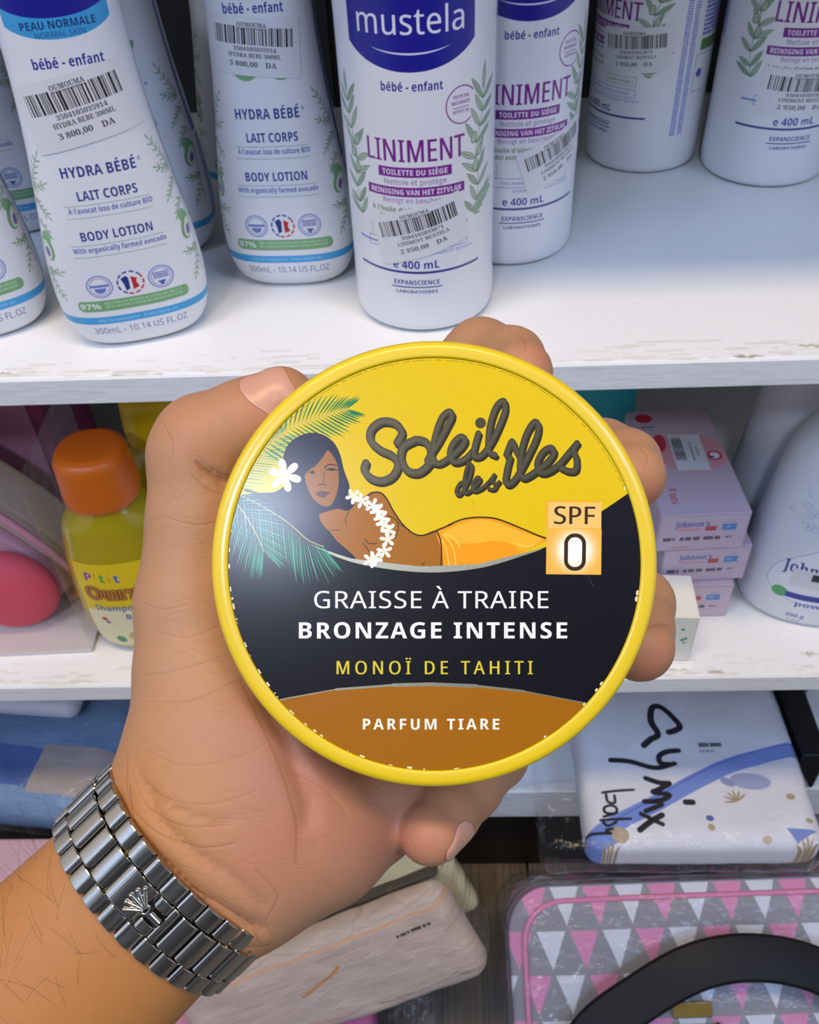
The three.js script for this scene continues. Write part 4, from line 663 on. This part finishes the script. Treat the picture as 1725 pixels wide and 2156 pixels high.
// white powder bottles
{
  const geo = body([[0, 0.037, 0.027], [0.0008, 0.041, 0.031], [0.004, 0.0445, 0.034], [0.03, 0.0455, 0.035], [0.06, 0.0435, 0.034], [0.09, 0.0405, 0.032], [0.115, 0.0375, 0.030], [0.13, 0.034, 0.028], [0.14, 0.028, 0.025], [0.145, 0.0235, 0.0225], [0.15, 0.0225, 0.022]], 2.2, 80, 70);
  const S = 2048 / (geo.userData.girth * 1000), H = Math.round(150 * S), [c, g] = canvas(2048, H); g.fillStyle = '#dcdfe6'; g.fillRect(0, 0, 2048, H); g.setTransform(S, 0, 0, S, 1024, H);
  g.strokeStyle = '#8ea6cf'; g.lineWidth = 0.5; g.beginPath(); g.moveTo(-34, -38); g.bezierCurveTo(-34, -58, -8, -66, 6, -82); g.bezierCurveTo(20, -66, 38, -58, 36, -38); g.bezierCurveTo(34, -18, -34, -16, -34, -38); g.closePath(); g.fillStyle = '#e2e5ec'; g.fill(); g.stroke();
  g.fillStyle = '#c23042'; g.beginPath(); g.ellipse(2, -66, 7, 6, 0, 0, 7); g.fill(); fit(g, "Johnson's", -4, -48, 44, 9, '#27408f', 'serif', 'bold'); fit(g, 'baby', 6, -40, 14, 5, '#27408f', 'serif', 'bold'); g.fillStyle = '#d6d8dc'; g.fillRect(-20, -52, 24, 15); slate(g, -8, -50, 10, 9, 1, '#3c3c40');
  g.fillStyle = '#57a86c'; g.beginPath(); g.ellipse(-24, -29, 5, 4.6, 0, 0, 7); g.fill(); g.fillStyle = '#2f3f9a'; g.fillRect(-20, -31, 42, 5); fit(g, 'powder', 2, -20, 30, 4, '#4a58a8', 'sans-serif', 'bold'); fit(g, '200 g', -10, -9, 12, 3.2, '#4a58a8', 'sans-serif', 'bold'); fit(g, '7 OZ', -10, -4, 9, 2.6, '#6a78b8');
  for (let i = 0; i < 60; i++) { g.strokeStyle = 'rgba(150,165,190,0.5)'; g.lineWidth = 0.4; g.beginPath(); g.arc(rr(-34, 36), -rr(84, 112), rr(1, 2.4), 0, 7); g.stroke(); }
  const m = mat(0xffffff, 0.35, { map: tex(c) }), ringG = body([[0.149, 0.0235, 0.0235], [0.1505, 0.0245, 0.0245], [0.154, 0.0245, 0.0245], [0.1555, 0.0235, 0.0235]], 2, 48, 16), capG = body([[0.155, 0.022, 0.022], [0.157, 0.0228, 0.0228], [0.176, 0.0228, 0.0228], [0.179, 0.021, 0.021]], 2, 48, 16);
  for (const [p, turn, label] of [[onY(1690, 1243, LY), -0.22, 'white baby powder bottle standing right of the pink soap boxes'], [onY(1640, 1085, LY), 0.3, 'shaded white powder bottle behind the other powder bottle']]) {
    const o = thing('powder_bottle', label, 'bottle', V(p.x, LY, p.z), 'white powder bottles'); o.rotation.y = turn;
    part('bottle_body', geo, m, o); part('neck_ring', ringG, whiteCapM, o); part('cap', capG, whiteCapM, o);
  }
}
// carton with a turquoise band behind the tin
{
  const p = onZ(1268, 880, -0.52), o = thing('turquoise_carton', 'white carton with a turquoise band, partly hidden behind the tin', 'box', V(p.x - 0.012, LY, -0.545)); o.rotation.y = 0.06;
  part('carton', rbox(0.07, 0.2, 0.045, 0.001, 0, 0.1, 0, 2), mat(0xb9bec2, 0.5), o);
  panel('front_print', 0.068, 0.198, mat(0xffffff, 0.5, { map: faceTex(256, 720, '#bfc4c8', (g) => { g.fillStyle = '#2f9fa8'; g.beginPath(); g.moveTo(0, 250); g.bezierCurveTo(90, 170, 160, 250, 256, 210); g.lineTo(256, 560); g.lineTo(0, 560); g.fill(); slate(g, 40, 600, 160, 60, 4, '#6c7c84'); }) }), o, [0, 0.1, 0.0227], [0, 0, 0]);
}
// yellow shampoo bottles with orange caps
{
  const geo = body([[0, 0.022, 0.015], [0.001, 0.026, 0.018], [0.006, 0.031, 0.0215], [0.02, 0.0355, 0.0235], [0.04, 0.0368, 0.024], [0.065, 0.0352, 0.0235], [0.09, 0.0318, 0.022], [0.104, 0.028, 0.0205], [0.112, 0.0215, 0.0185], [0.117, 0.0165, 0.016], [0.122, 0.016, 0.016]], 2.2, 72, 60);
  const cap = body([[0.119, 0.0192, 0.0192], [0.1195, 0.0204, 0.0204], [0.1225, 0.0212, 0.0212], [0.14, 0.0205, 0.0205], [0.1475, 0.0198, 0.0198], [0.151, 0.0178, 0.0178], [0.1525, 0.0145, 0.0145]], 2.3, 56, 30);
  const soapM = mat(0xf2d21c, 0.12, { transmission: 0.5, thickness: 0.02, ior: 1.36, attenuationColor: new THREE.Color(0xd8b400), attenuationDistance: 0.014, clearcoat: 0.6, clearcoatRoughness: 0.08 }), capM = mat(0xe26a08, 0.38);
  const labT = faceTex(768, 1024, '#e2c212', (g) => {
    g.fillStyle = '#e6dcae'; g.beginPath(); g.moveTo(0, 560); g.bezierCurveTo(250, 480, 500, 520, 768, 500); g.lineTo(768, 1024); g.lineTo(0, 1024); g.fill();
    [['P', '#8c2c9c'], ["'", '#c03030'], ['t', '#3a9a4a'], ['i', '#e07a20'], ['t', '#2f62b8']].forEach(([ch, col], i) => fit(g, ch, 120 + [0, 60, 110, 165, 220][i], 190 + i * 4, [80, 18, 50, 22, 50][i], 90, col, 'sans-serif', 'bold'));
    for (const [w, col] of [[30, '#7a4414'], [12, '#c9863c']]) { g.save(); g.lineWidth = w; g.strokeStyle = col; g.lineJoin = 'round'; g.font = 'bold 190px sans-serif'; g.strokeText('Ours', 50, 400); g.restore(); }
    fit(g, 'Shampooing', 320, 540, 470, 66, '#2f5a9c', 'sans-serif', 'bold'); fit(g, 'Bébé', 400, 650, 190, 60, '#2f5a9c', 'sans-serif', 'bold');
    for (const [x, y, r, col] of [[130, 650, 26, '#b8323c'], [150, 690, 20, '#7a3a8c'], [420, 800, 60, '#4a7a3a'], [500, 860, 70, '#8a5a30'], [320, 880, 60, '#c8b060'], [200, 930, 50, '#4a8a50'], [620, 840, 50, '#6a3f80'], [560, 950, 60, '#4a7a3a']]) { g.fillStyle = col; g.beginPath(); g.ellipse(x, y, r, r * 0.8, rr(0, 2), 0, 7); g.fill(); }
  });
  for (const [p, turn, label] of [[onY(322, 1318, LY), 0.12, 'yellow shampoo bottle with an orange cap in front, left of the hand'], [onY(425, 1190, LY), 0.0, 'yellow shampoo bottle with a yellow cap, mostly hidden behind the hand']]) {
    const o = thing('shampoo_bottle', label, 'bottle', V(p.x, LY, p.z), 'yellow shampoo bottles'); o.rotation.y = turn; o.scale.setScalar(1.05);
    part('bottle_body', geo, soapM, o); part('cap', cap, label.includes('orange') ? capM : mat(0xd8b80c, 0.4), o, label.includes('orange') ? 'orange cap' : 'yellow cap'); part('paper_label', stickerOn(geo, 0.001, 0.046, 0.060, 0.074, 0, 0.0004), mat(0xffffff, 0.4, { map: labT }), o, 'yellow printed label');
  }
}
// plain white carton behind the shampoo
{
  const p = onY(430, 1120, LY), o = thing('white_carton', 'white carton at the back of the lower shelf behind the yellow shampoo', 'box', V(p.x + 0.01, LY, -0.575)); part('carton', rbox(0.11, 0.165, 0.05, 0.0015, 0, 0.0825, 0, 2), mat(0xd4d7da, 0.5), o);
  panel('front_print', 0.108, 0.05, mat(0xffffff, 0.5, { map: faceTex(512, 240, '#ced3dc', (g) => { g.fillStyle = '#bfc6d4'; g.fillRect(0, 150, 512, 90); slate(g, 60, 60, 300, 40, 2, '#a9b0c0'); }) }), o, [0, 0.11, 0.0252], [0, 0, 0]);
}
// magenta gift carton and the pink pouch in its clear pack
{
  const p = onZ(67, 866, -0.50), o = thing('magenta_carton', 'tall magenta gift carton behind the pink pouch at the left edge', 'box', V(p.x - 0.075, LY, -0.545)); o.rotation.y = 0.06;
  part('carton', rbox(0.15, 0.2, 0.085, 0.001, 0, 0.1, 0, 2), mat(0xa04f78, 0.5), o); part('front_panel', rbox(0.136, 0.17, 0.002, 0.0008, -0.002, 0.088, 0.0437, 1), mat(0xc88fb0, 0.5), o);
}
{
  const q = onY(190, 1384, LY), o = thing('pouch_gift_pack', 'clear pack holding a pink and cream baby pouch with a coral ball', 'gift pack', V(q.x - 0.085, LY, q.z - 0.05)); o.rotation.y = 0.04;
  part('tray', rbox(0.168, 0.003, 0.098, 0.0008, 0, 0.0015, 0, 1), mat(0xd8cfc8, 0.5), o);
  const s = new THREE.Shape(); s.moveTo(-0.075, 0); s.lineTo(0.060, 0); s.bezierCurveTo(0.074, 0.004, 0.078, 0.016, 0.070, 0.026); s.bezierCurveTo(0.055, 0.055, 0.028, 0.092, -0.005, 0.125); s.bezierCurveTo(-0.03, 0.145, -0.06, 0.147, -0.075, 0.145); s.closePath();
  const eg = (d, b) => { const g = new THREE.ExtrudeGeometry(s, { depth: d, bevelEnabled: true, bevelThickness: b, bevelSize: b, bevelOffset: -b, bevelSegments: 5, curveSegments: 20 }); g.translate(0, 0.004, -d - b - 0.004); return g; };
  const pouch = part('pouch', eg(0.03, 0.008), mat(0xdcc8b4, 0.85), o, 'cream fabric pouch');
  part('pink_front', (() => { const g = eg(0.004, 0.003); g.scale(0.88, 0.86, 1); g.translate(-0.004, 0.004, 0.0085); return g; })(), mat(0xdaa4b2, 0.8), pouch, 'dusty pink front of the pouch');
  const pip = [[0.060, 0.003], [0.073, 0.012], [0.069, 0.028], [0.054, 0.058], [0.028, 0.094], [-0.005, 0.127], [-0.03, 0.146], [-0.06, 0.149]].map(([x, y]) => V(x, y + 0.003, 0.003)); part('piping', new THREE.TubeGeometry(new THREE.CatmullRomCurve3(pip), 60, 0.0028, 8), mat(0xe29aa4, 0.8), pouch, 'pink piping');
  const ball = new THREE.SphereGeometry(0.03, 40, 30); ball.scale(1.15, 1.1, 0.55); const bm = part('coral_ball', ball, mat(0xe64c60, 0.7), o, 'coral round cushion'); bm.position.set(0.030, 0.037, 0.022);
  const cover = [[0.168, 0.15, 0.0006, 0, 0.078, 0.049], [0.0006, 0.15, 0.098, 0.084, 0.078, 0]].map(([w, h, d, x, y, z]) => new THREE.BoxGeometry(w, h, d).translate(x, y, z)); part('clear_cover', mergeGeometries(cover), clearM, o, 'clear plastic cover');
}

// ---------------------------------------------------------------- goods on the bottom shelf and the floor
const BY = BOT_Y + 0.0004;
// soft slab: rounded box whose faces bulge and wrinkle a little; uv over its top in metres
function cushion(w, h, d, r, wrinkle = 0.002, sd = 1) {
  const g = new RoundedBoxGeometry(w, h, d, 10, r), P = g.attributes.position, N = g.attributes.normal, U = g.attributes.uv;
  // a rounded box has few vertices inside its faces: use a fine box instead
  const q = new THREE.BoxGeometry(w, h, d, 48, 12, 40), Q = q.attributes.position, M = q.attributes.normal, W = q.attributes.uv;
  for (let i = 0; i < Q.count; i++) {
    const p = V(Q.getX(i), Q.getY(i), Q.getZ(i)), c = V(clamp(p.x, -w / 2 + r, w / 2 - r), clamp(p.y, -h / 2 + Math.min(r, h / 2 - 1e-4), h / 2 - Math.min(r, h / 2 - 1e-4)), clamp(p.z, -d / 2 + r, d / 2 - r)), n = p.clone().sub(c);
    const ry = Math.min(r, h / 2); if (n.length() > 1e-6) { const e = V(n.x / r, n.y / ry, n.z / r).normalize(); p.copy(c).add(V(e.x * r, e.y * ry, e.z * r)); }
    W.setXY(i, p.x / w + 0.5, 0.5 - p.z / d);
    const wr = wrinkle * (perlin.noise(p.x * 30 + sd * 9, p.y * 40, p.z * 30) + 0.5 * perlin.noise(p.x * 75, p.y * 60 + sd, p.z * 75)); p.y += wr; p.x += wr * 0.4; Q.setXYZ(i, p.x, p.y, p.z);
  }
  q.computeVertexNormals(); return q;
}
const foilM = mat(0xffffff, 0.16, { transmission: 1, thickness: 0, ior: 1.28, bumpMap: noiseTex(512, 14, 0, 255, 4), bumpScale: 0.003 });
// packed white blanket with the hand-lettered name
{
  const w = 0.18, d = 0.22, h = 0.042, a = onY(1490, 1775, BY + h), o = thing('packed_blanket', 'white baby blanket with hand-lettered black name, folded in a clear plastic bag', 'blanket', V(a.x, BY + h / 2 + 0.006, a.z - d / 2 + 0.004));
  const t = faceTex(1024, 1252, '#d3d3d8', (g) => {
    for (let i = 0; i < 700; i++) { g.strokeStyle = rnd() < 0.5 ? 'rgba(235,235,242,0.3)' : 'rgba(165,165,178,0.2)'; g.lineWidth = rr(1, 4); const x = rr(0, 1024), y = rr(0, 1252), l = rr(20, 120); g.beginPath(); g.moveTo(x, y); g.quadraticCurveTo(x + l * 0.5, y + rr(-12, 12), x + l, y - l * rr(-0.2, 0.4)); g.stroke(); }
    const far = [[1775, 0], [1700, 0.03], [1600, 0.0724], [1500, 0.119], [1475, 0.131], [1400, 0.17]];
    const q = (cx, cy) => { const x = 1000 + cx / 2.379, y = 1420 + cy / 2.379; let i = 0; while (i < 4 && far[i + 1][0] > y) i++; const u = (far[i][0] - y) / (far[i][0] - far[i + 1][0]), ds = lerp(far[i][1], far[i + 1][1], u); return [(x - 1247) / (480 - (1775 - y) * 0.155) * 1024, 1252 - ds * 1252 / 0.22]; };
    const Q = (l) => l.map((p) => q(...p)), ink = '#12121a';
    stroke(g, Q([[560, 830], [720, 745], [940, 640], [1160, 530], [1320, 460], [1480, 415], [1700, 370]]), '#7489c8', 74); stroke(g, Q([[720, 725], [940, 615], [1160, 500], [1320, 432], [1480, 388], [1700, 345]]), '#5a70b4', 7); stroke(g, Q([[560, 830], [640, 800], [700, 780]]), '#6f86c4', 90);
    const E = (x, y, a, b, r, c) => { g.fillStyle = c; g.beginPath(); g.ellipse(...q(x, y), a, b, r, 0, 7); g.fill(); };
    E(1400, 540, 92, 42, 0.05, '#98a0c0'); E(1290, 545, 34, 18, 0.5, '#8a90b0'); E(1180, 718, 18, 14, 0, '#5a62a0'); E(1180, 762, 16, 16, 0, '#a89880'); E(1575, 620, 18, 16, 0, '#a8997c'); E(1645, 735, 18, 12, 0, '#a8997c'); E(1440, 815, 20, 14, 0, '#b4a890'); E(740, 790, 40, 30, 0.4, '#a89880');
    g.fillStyle = '#7485bc'; g.beginPath(); g.moveTo(...q(1530, 770)); g.lineTo(...q(1680, 780)); g.lineTo(...q(1580, 830)); g.fill(); g.fillStyle = '#7485bc'; g.beginPath(); g.moveTo(...q(1690, 860)); g.lineTo(...q(1740, 850)); g.lineTo(...q(1720, 890)); g.fill();
    for (const [x, y] of [[1320, 640], [1640, 860], [690, 870]]) for (let i = 0; i < 6; i++) leaf(g, ...q(x, y), 62, 10, 3.1 + i * 0.5, '#a08c68');
    slate(g, ...q(1180, 350), 110, 34, 1, '#5c5c64'); slate(g, ...q(1180, 385), 70, 18, 1, '#8c8c94');
    const S = (l, wd = 30) => stroke(g, Q(l), ink, wd);
    S([[915, 362], [950, 335], [990, 310], [968, 240], [985, 175], [1025, 172], [1070, 215], [1105, 268], [1075, 292], [1045, 300]]); S([[1080, 385], [1030, 390], [985, 410], [985, 445], [1030, 455]], 26); S([[1050, 450], [960, 470], [850, 440], [745, 430]], 24);
    S([[905, 520], [970, 545], [1010, 550], [960, 575], [930, 590], [1000, 605], [960, 630], [880, 635]], 24); S([[880, 680], [960, 650]], 22); S([[1075, 640], [1110, 640]], 26); S([[835, 775], [900, 730], [955, 700]], 26); S([[855, 695], [900, 720], [950, 745]], 22);
    const T = (l) => S(l, 12); T([[835, 578], [760, 582], [685, 590]]); T([[700, 600], [705, 635], [735, 640], [740, 605]]); T([[736, 690], [738, 665], [712, 653], [684, 662], [684, 685], [712, 694], [736, 690], [705, 700], [676, 706]]); T([[800, 720], [730, 722], [660, 722]]); T([[670, 730], [690, 750], [730, 735]]); T([[710, 765], [680, 770], [700, 785]]); T([[700, 785], [640, 780], [570, 768]]);
  });
  part('blanket', cushion(w, h, d, 0.014, 0.0016, 3), mat(0xffffff, 0.8, { map: t }), o, 'white blanket with a blue band and small prints');
  part('plastic_bag', cushion(w + 0.036, h + 0.002, d + 0.012, 0.012, 0.0026, 8), foilM, o, 'clear plastic bag').position.set(-0.018, 0, 0);
}
// black divider at the right and pale carton beyond it
part('divider_rail', rbox(0.02, 0.05, 0.285, 0.0015, 0.2955, BOT_Y + 0.0254, -0.5435, 1), blackM, unit, 'black divider rail on the bottom shelf');
{ const p = onY(1725, 1560, BY), o = thing('pale_carton', 'pale carton at the right end of the bottom shelf beyond the black divider', 'box', V(0.366, BY, -0.52)); part('carton', rbox(0.11, 0.15, 0.1, 0.002, 0, 0.075, 0, 2), mat(0xd5d6da, 0.5), o); part('lid_flap', rbox(0.112, 0.004, 0.102, 0.001, 0, 0.152, 0, 1), mat(0xcacbd0, 0.5), o); }
// left end of the bottom shelf: blue bundle, pale card box, grey bundle
{
  const p = onY(70, 1660, BY + 0.05), o = thing('blue_bundle', 'blue and white bundle of baby clothes on the bottom shelf at the left', 'bundle', V(p.x - 0.02, BY + 0.037, p.z - 0.055)); o.rotation.y = -0.12;
  const t = faceTex(512, 384, '#6b86a6', (g) => { for (let i = 0; i < 700; i++) { g.fillStyle = rnd() < 0.5 ? 'rgba(130,160,200,0.25)' : 'rgba(50,70,120,0.22)'; g.fillRect(rr(0, 512), rr(0, 384), rr(4, 40), rr(1, 4)); } g.fillStyle = '#465f96'; g.fillRect(0, 250, 330, 90); g.fillStyle = '#9c928c'; g.fillRect(330, 240, 182, 110); });
  part('folded_cloth', cushion(0.19, 0.054, 0.15, 0.024, 0.003, 2), mat(0xffffff, 0.85, { map: t }), o); part('plastic_bag', cushion(0.196, 0.060, 0.156, 0.024, 0.004, 6), foilM, o, 'clear plastic bag');
  const c = thing('pale_card_pack', 'flat pale card pack with rounded corners lying on the blue bundle', 'pack', V(o.position.x - 0.02, BY + 0.084, o.position.z - 0.045)); c.rotation.set(0.12, -0.1, 0.03); part('card', rbox(0.15, 0.02, 0.09, 0.009, 0, 0, 0, 4), mat(0xc9ccd6, 0.45), c); part('band', rbox(0.151, 0.0206, 0.012, 0.004, 0, 0, 0.02, 2), mat(0xb9bdc9, 0.5), c);
}
// pink pack on the floor at the left edge
{
  const p = px(20, 1800, 0.70), o = thing('pink_pack', 'pale pink pack with a clear lid standing below the bottom shelf at the left edge', 'pack', V(p.x - 0.03, 0.0006, p.z + 0.036)); const h = p.y - 0.012;
  part('body', rbox(0.17, h, 0.10, 0.012, 0, h / 2, 0, 3), mat(0xcf9eaa, 0.6), o); part('clear_lid', rbox(0.172, 0.010, 0.102, 0.004, 0, h + 0.0055, 0, 3), mat(0xc2a0a8, 0.35), o, 'pinkish grey lid');
}
// open cream pouch in plastic, leaning on the packs under it
{
  const o = thing('cream_pouch', 'open cream quilted pouch in a clear bag, below the wrist', 'pouch', px(610, 1935, 0.70)); o.quaternion.copy(camera.quaternion).multiply(new THREE.Quaternion().setFromEuler(new THREE.Euler(0.30, -0.1, 0.50)));
  const t = faceTex(768, 384, '#b9a493', (g) => { for (let i = 0; i < 500; i++) { g.strokeStyle = rnd() < 0.5 ? 'rgba(214,196,180,0.3)' : 'rgba(130,112,98,0.18)'; g.lineWidth = rr(1, 5); const x = rr(0, 768), y = rr(0, 384); g.beginPath(); g.moveTo(x, y); g.quadraticCurveTo(x + rr(10, 60), y + rr(-20, 20), x + rr(40, 130), y + rr(-30, 30)); g.stroke(); } stroke(g, [[0, 42], [768, 42]], '#c99a72', 9); stroke(g, [[330, 190], [420, 150], [450, 130]], '#b9824e', 12); slate(g, 620, 90, 90, 18, 1, '#3a342e'); });
  const f = cushion(0.25, 0.03, 0.085, 0.014, 0.002, 4); f.rotateX(Math.PI / 2); part('front_wall', f, mat(0xffffff, 0.8, { map: t }), o, 'cream front of the pouch').position.set(0, -0.058, 0);
  const b = cushion(0.25, 0.016, 0.125, 0.007, 0.002, 5); b.rotateX(Math.PI / 2); part('back_wall', b, mat(0xb4ab86, 0.85), o, 'greenish cream back of the pouch').position.set(0.004, -0.010, -0.034);
  part('zip', rbox(0.235, 0.004, 0.012, 0.0015, 0, -0.020, -0.021, 1), mat(0x3a3226, 0.6), o); part('plastic_bag', (() => { const g = cushion(0.262, 0.064, 0.145, 0.02, 0.004, 7); g.rotateX(Math.PI / 2); return g; })(), foilM, o, 'clear plastic bag').position.set(0.002, -0.022, -0.012);
}
// pink packs under the pouch
{
  const rose = faceTex(512, 512, '#c9879f', (g) => { for (const [x, y] of [[110, 150], [330, 330], [420, 90], [150, 420]]) { for (let i = 0; i < 11; i++) { const a = i * 0.9, r = 62 - i * 4; g.fillStyle = i % 2 ? '#d9d4d2' : '#c2bcbb'; g.beginPath(); g.ellipse(x + Math.cos(a) * i * 2, y + Math.sin(a) * i * 2, r, r * 0.8, a, 0, 7); g.fill(); g.strokeStyle = '#9c9694'; g.lineWidth = 2; g.stroke(); } } });
  for (const [x, y, d, w, h, l, col, label] of [[520, 2140, 0.79, 0.15, 0.05, 0.15, null, 'pink pack printed with white roses, on the floor under the cream pouch'], [735, 2125, 0.80, 0.05, 0.062, 0.14, 0xcf6f95, 'plain bright pink pack on the floor beside the rose pack']]) {
    const p = px(x, y, d), o = thing('pink_floor_pack', label, 'pack', V(p.x, 0.0006 + h / 2, p.z)); o.rotation.y = 0.1; part('pack', cushion(w, h, l, 0.01, 0.0012, x), col ? mat(col, 0.6) : mat(0xffffff, 0.6, { map: rose }), o); part('plastic_bag', cushion(w + 0.006, h + 0.006, l + 0.006, 0.01, 0.002, y), foilM, o, 'clear plastic bag');
  }
  const p = px(860, 2110, 0.80), o = thing('empty_plastic_bag', 'crumpled empty clear plastic bag on the floor right of the pink packs', 'bag', V(p.x, 0.016, p.z)); part('bag_film', cushion(0.055, 0.03, 0.16, 0.012, 0.012, 11), mat(0xffffff, 0.14, { transmission: 1, thickness: 0, ior: 1.35, bumpMap: noiseTex(256, 10, 0, 255, 4), bumpScale: 0.004 }), o); part('tie', new THREE.TorusGeometry(0.006, 0.0012, 8, 20).translate(-0.012, 0.018, 0), mat(0xc9a62a, 0.4), o, 'yellow tie');
}
// diaper bag with printed triangles
{
  const tri = (w, h, rows, cols, off) => faceTex(w, h, '#86868c', (g) => { const th = h / rows, tw = w / cols; for (let i = 0; i < rows; i++) for (let j = -1; j <= cols; j++) { const x = (j + (i % 2) * 0.5) * tw + off, y = i * th + th * 0.06; g.fillStyle = (j + i) % 2 ? '#c4c8d0' : '#c884a6'; g.beginPath(); g.moveTo(x + tw * 0.06, y); g.lineTo(x + tw * 0.94, y); g.lineTo(x + tw * 0.5, y + th * 0.88); g.fill(); } for (let i = 0; i < 6000; i++) { g.fillStyle = rnd() < 0.5 ? 'rgba(255,255,255,0.06)' : 'rgba(0,0,0,0.06)'; g.fillRect(rr(0, w), rr(0, h), 2, 2); } });
  const W = 0.36, H = 0.19, D = 0.06, o = thing('diaper_bag', 'grey diaper bag with pink and white triangles and black handles, wrapped in plastic', 'bag', V(0, 0, 0));
  const c = px(1585, 2000, 0.69); o.position.set(c.x - 0.004, 0.090, -0.262); o.rotation.set(-1.0, 0.03, 0.0, 'YXZ');
  const cloth = mat(0xffffff, 0.85, { map: tri(1024, 569, 6, 14, 20) }), side = mat(0xffffff, 0.85, { map: tri(1024, 512, 3, 7, 0) });
  const q = new THREE.BoxGeometry(W, H, D, 50, 40, 16), P = q.attributes.position, U = q.attributes.uv, N0 = q.attributes.normal, isTop = [];
  for (let i = 0; i < P.count; i++) {
    const p = V(P.getX(i), P.getY(i), P.getZ(i)), r = 0.035, front = Math.abs(N0.getZ(i)) > 0.5, top = Math.abs(N0.getY(i)) > 0.5;
    const cx = clamp(p.x, -W / 2 + r, W / 2 - r), cy = clamp(p.y, -H / 2 + r, H / 2 - r), dx = p.x - cx, dy = p.y - cy, l = Math.hypot(dx, dy), m = Math.max(Math.abs(dx), Math.abs(dy)); if (l > 0) { p.x = cx + dx / l * m; p.y = cy + dy / l * m; }
    const rim = Math.max(Math.abs(p.x) / (W / 2), Math.abs(p.y) / (H / 2)); if (front) p.z *= 1 + 0.06 * (1 - rim ** 4) - 0.10 * sstep(0.86, 1, rim); p.z += 0.001 * perlin.noise(p.x * 18, p.y * 18, p.z * 9);
    P.setXYZ(i, p.x, p.y, p.z); front ? U.setXY(i, p.x / W + 0.5, p.y / H + 0.5) : top ? U.setXY(i, p.x / W + 0.5, p.z / 0.16 + 0.5) : U.setXY(i, p.z / 0.16 + 0.5, p.y / H + 0.5);
  }
  q.computeVertexNormals(); part('bag_body', q, cloth, o);
  const rect = (a, b, r, z) => { const pts = []; for (let k = 0; k < 4; k++) { const sx = [1, -1, -1, 1][k], sy = [1, 1, -1, -1][k]; for (let i = 0; i <= 8; i++) { const t = (k + i / 8) * Math.PI / 2; pts.push(V(sx * (a - r) + r * Math.cos(t), sy * (b - r) + r * Math.sin(t), z)); } } return new THREE.CatmullRomCurve3(pts, true); };
  part('piping', new THREE.TubeGeometry(rect(W / 2 - 0.012, H / 2 - 0.012, 0.03, D / 2 + 0.0006), 160, 0.0022, 8, true), mat(0xc77b9c, 0.7), o, 'pink piping');
  part('zip_line', new THREE.TubeGeometry(rect(W / 2 + 0.0005, H / 2 + 0.0005, 0.035, 0.018), 160, 0.0018, 6, true), mat(0x5c5c62, 0.6), o);
  // handle: flat black strap bent into an arch in front of the bag
  const path = new THREE.CatmullRomCurve3([V(-0.160, -0.088, 0.036), V(-0.150, -0.048, 0.046), V(-0.125, -0.006, 0.054), V(-0.090, 0.018, 0.058), V(-0.045, 0.040, 0.062), V(-0.005, 0.045, 0.062), V(0.04, 0.036, 0.060), V(0.085, 0.008, 0.056), V(0.125, -0.03, 0.046), V(0.145, -0.085, 0.036)]);
  const strap = [], uvs = [], ix = [], K = 60; for (let i = 0; i <= K; i++) { const p = path.getPoint(i / K), t = path.getTangent(i / K), n = V(0, 0.25, 1).normalize(), s = V().crossVectors(n, t).normalize(), nn = V().crossVectors(t, s); for (const [a, b] of [[-1, 0], [-0.85, 1], [0.85, 1], [1, 0], [0.85, -1], [-0.85, -1]]) { const v = p.clone().addScaledVector(s, a * 0.0165).addScaledVector(nn, b * 0.0028); strap.push(v.x, v.y, v.z); } }
  for (let i = 0; i < K; i++) for (let j = 0; j < 6; j++) { const a = i * 6 + j, b = i * 6 + (j + 1) % 6; ix.push(a, b, a + 6, b, b + 6, a + 6); }
  const sg = new THREE.BufferGeometry(); sg.setAttribute('position', new THREE.Float32BufferAttribute(strap, 3)); sg.setIndex(ix); sg.computeVertexNormals(); part('handle', sg, mat(0x08090b, 0.5, { specularIntensity: 0.5 }), o, 'black padded handle');
  part('leather_tab', rbox(0.085, 0.011, 0.003, 0.0012, -0.078, -0.012, D / 2 + 0.005, 2), mat(0x5a2c1c, 0.5), o, 'brown leather pull'); part('gold_plate', rbox(0.03, 0.011, 0.002, 0.0008, -0.045, 0.004, D / 2 + 0.005, 1), new THREE.MeshStandardMaterial({ color: 0x8a7030, metalness: 0.7, roughness: 0.45 }), o, 'gold metal plate');
  part('strap_end', rbox(0.026, 0.06, 0.004, 0.0018, 0, 0, 0, 2).rotateZ(0.55).translate(-0.022, -0.036, D / 2 + 0.008), mat(0x101114, 0.4), o, 'black strap end');
  part('plastic_wrap', (() => { const g = new RoundedBoxGeometry(W + 0.016, H + 0.014, D + 0.012, 6, 0.03); return g; })(), foilM, o, 'clear plastic wrap');
}

renderer.render(scene, camera);
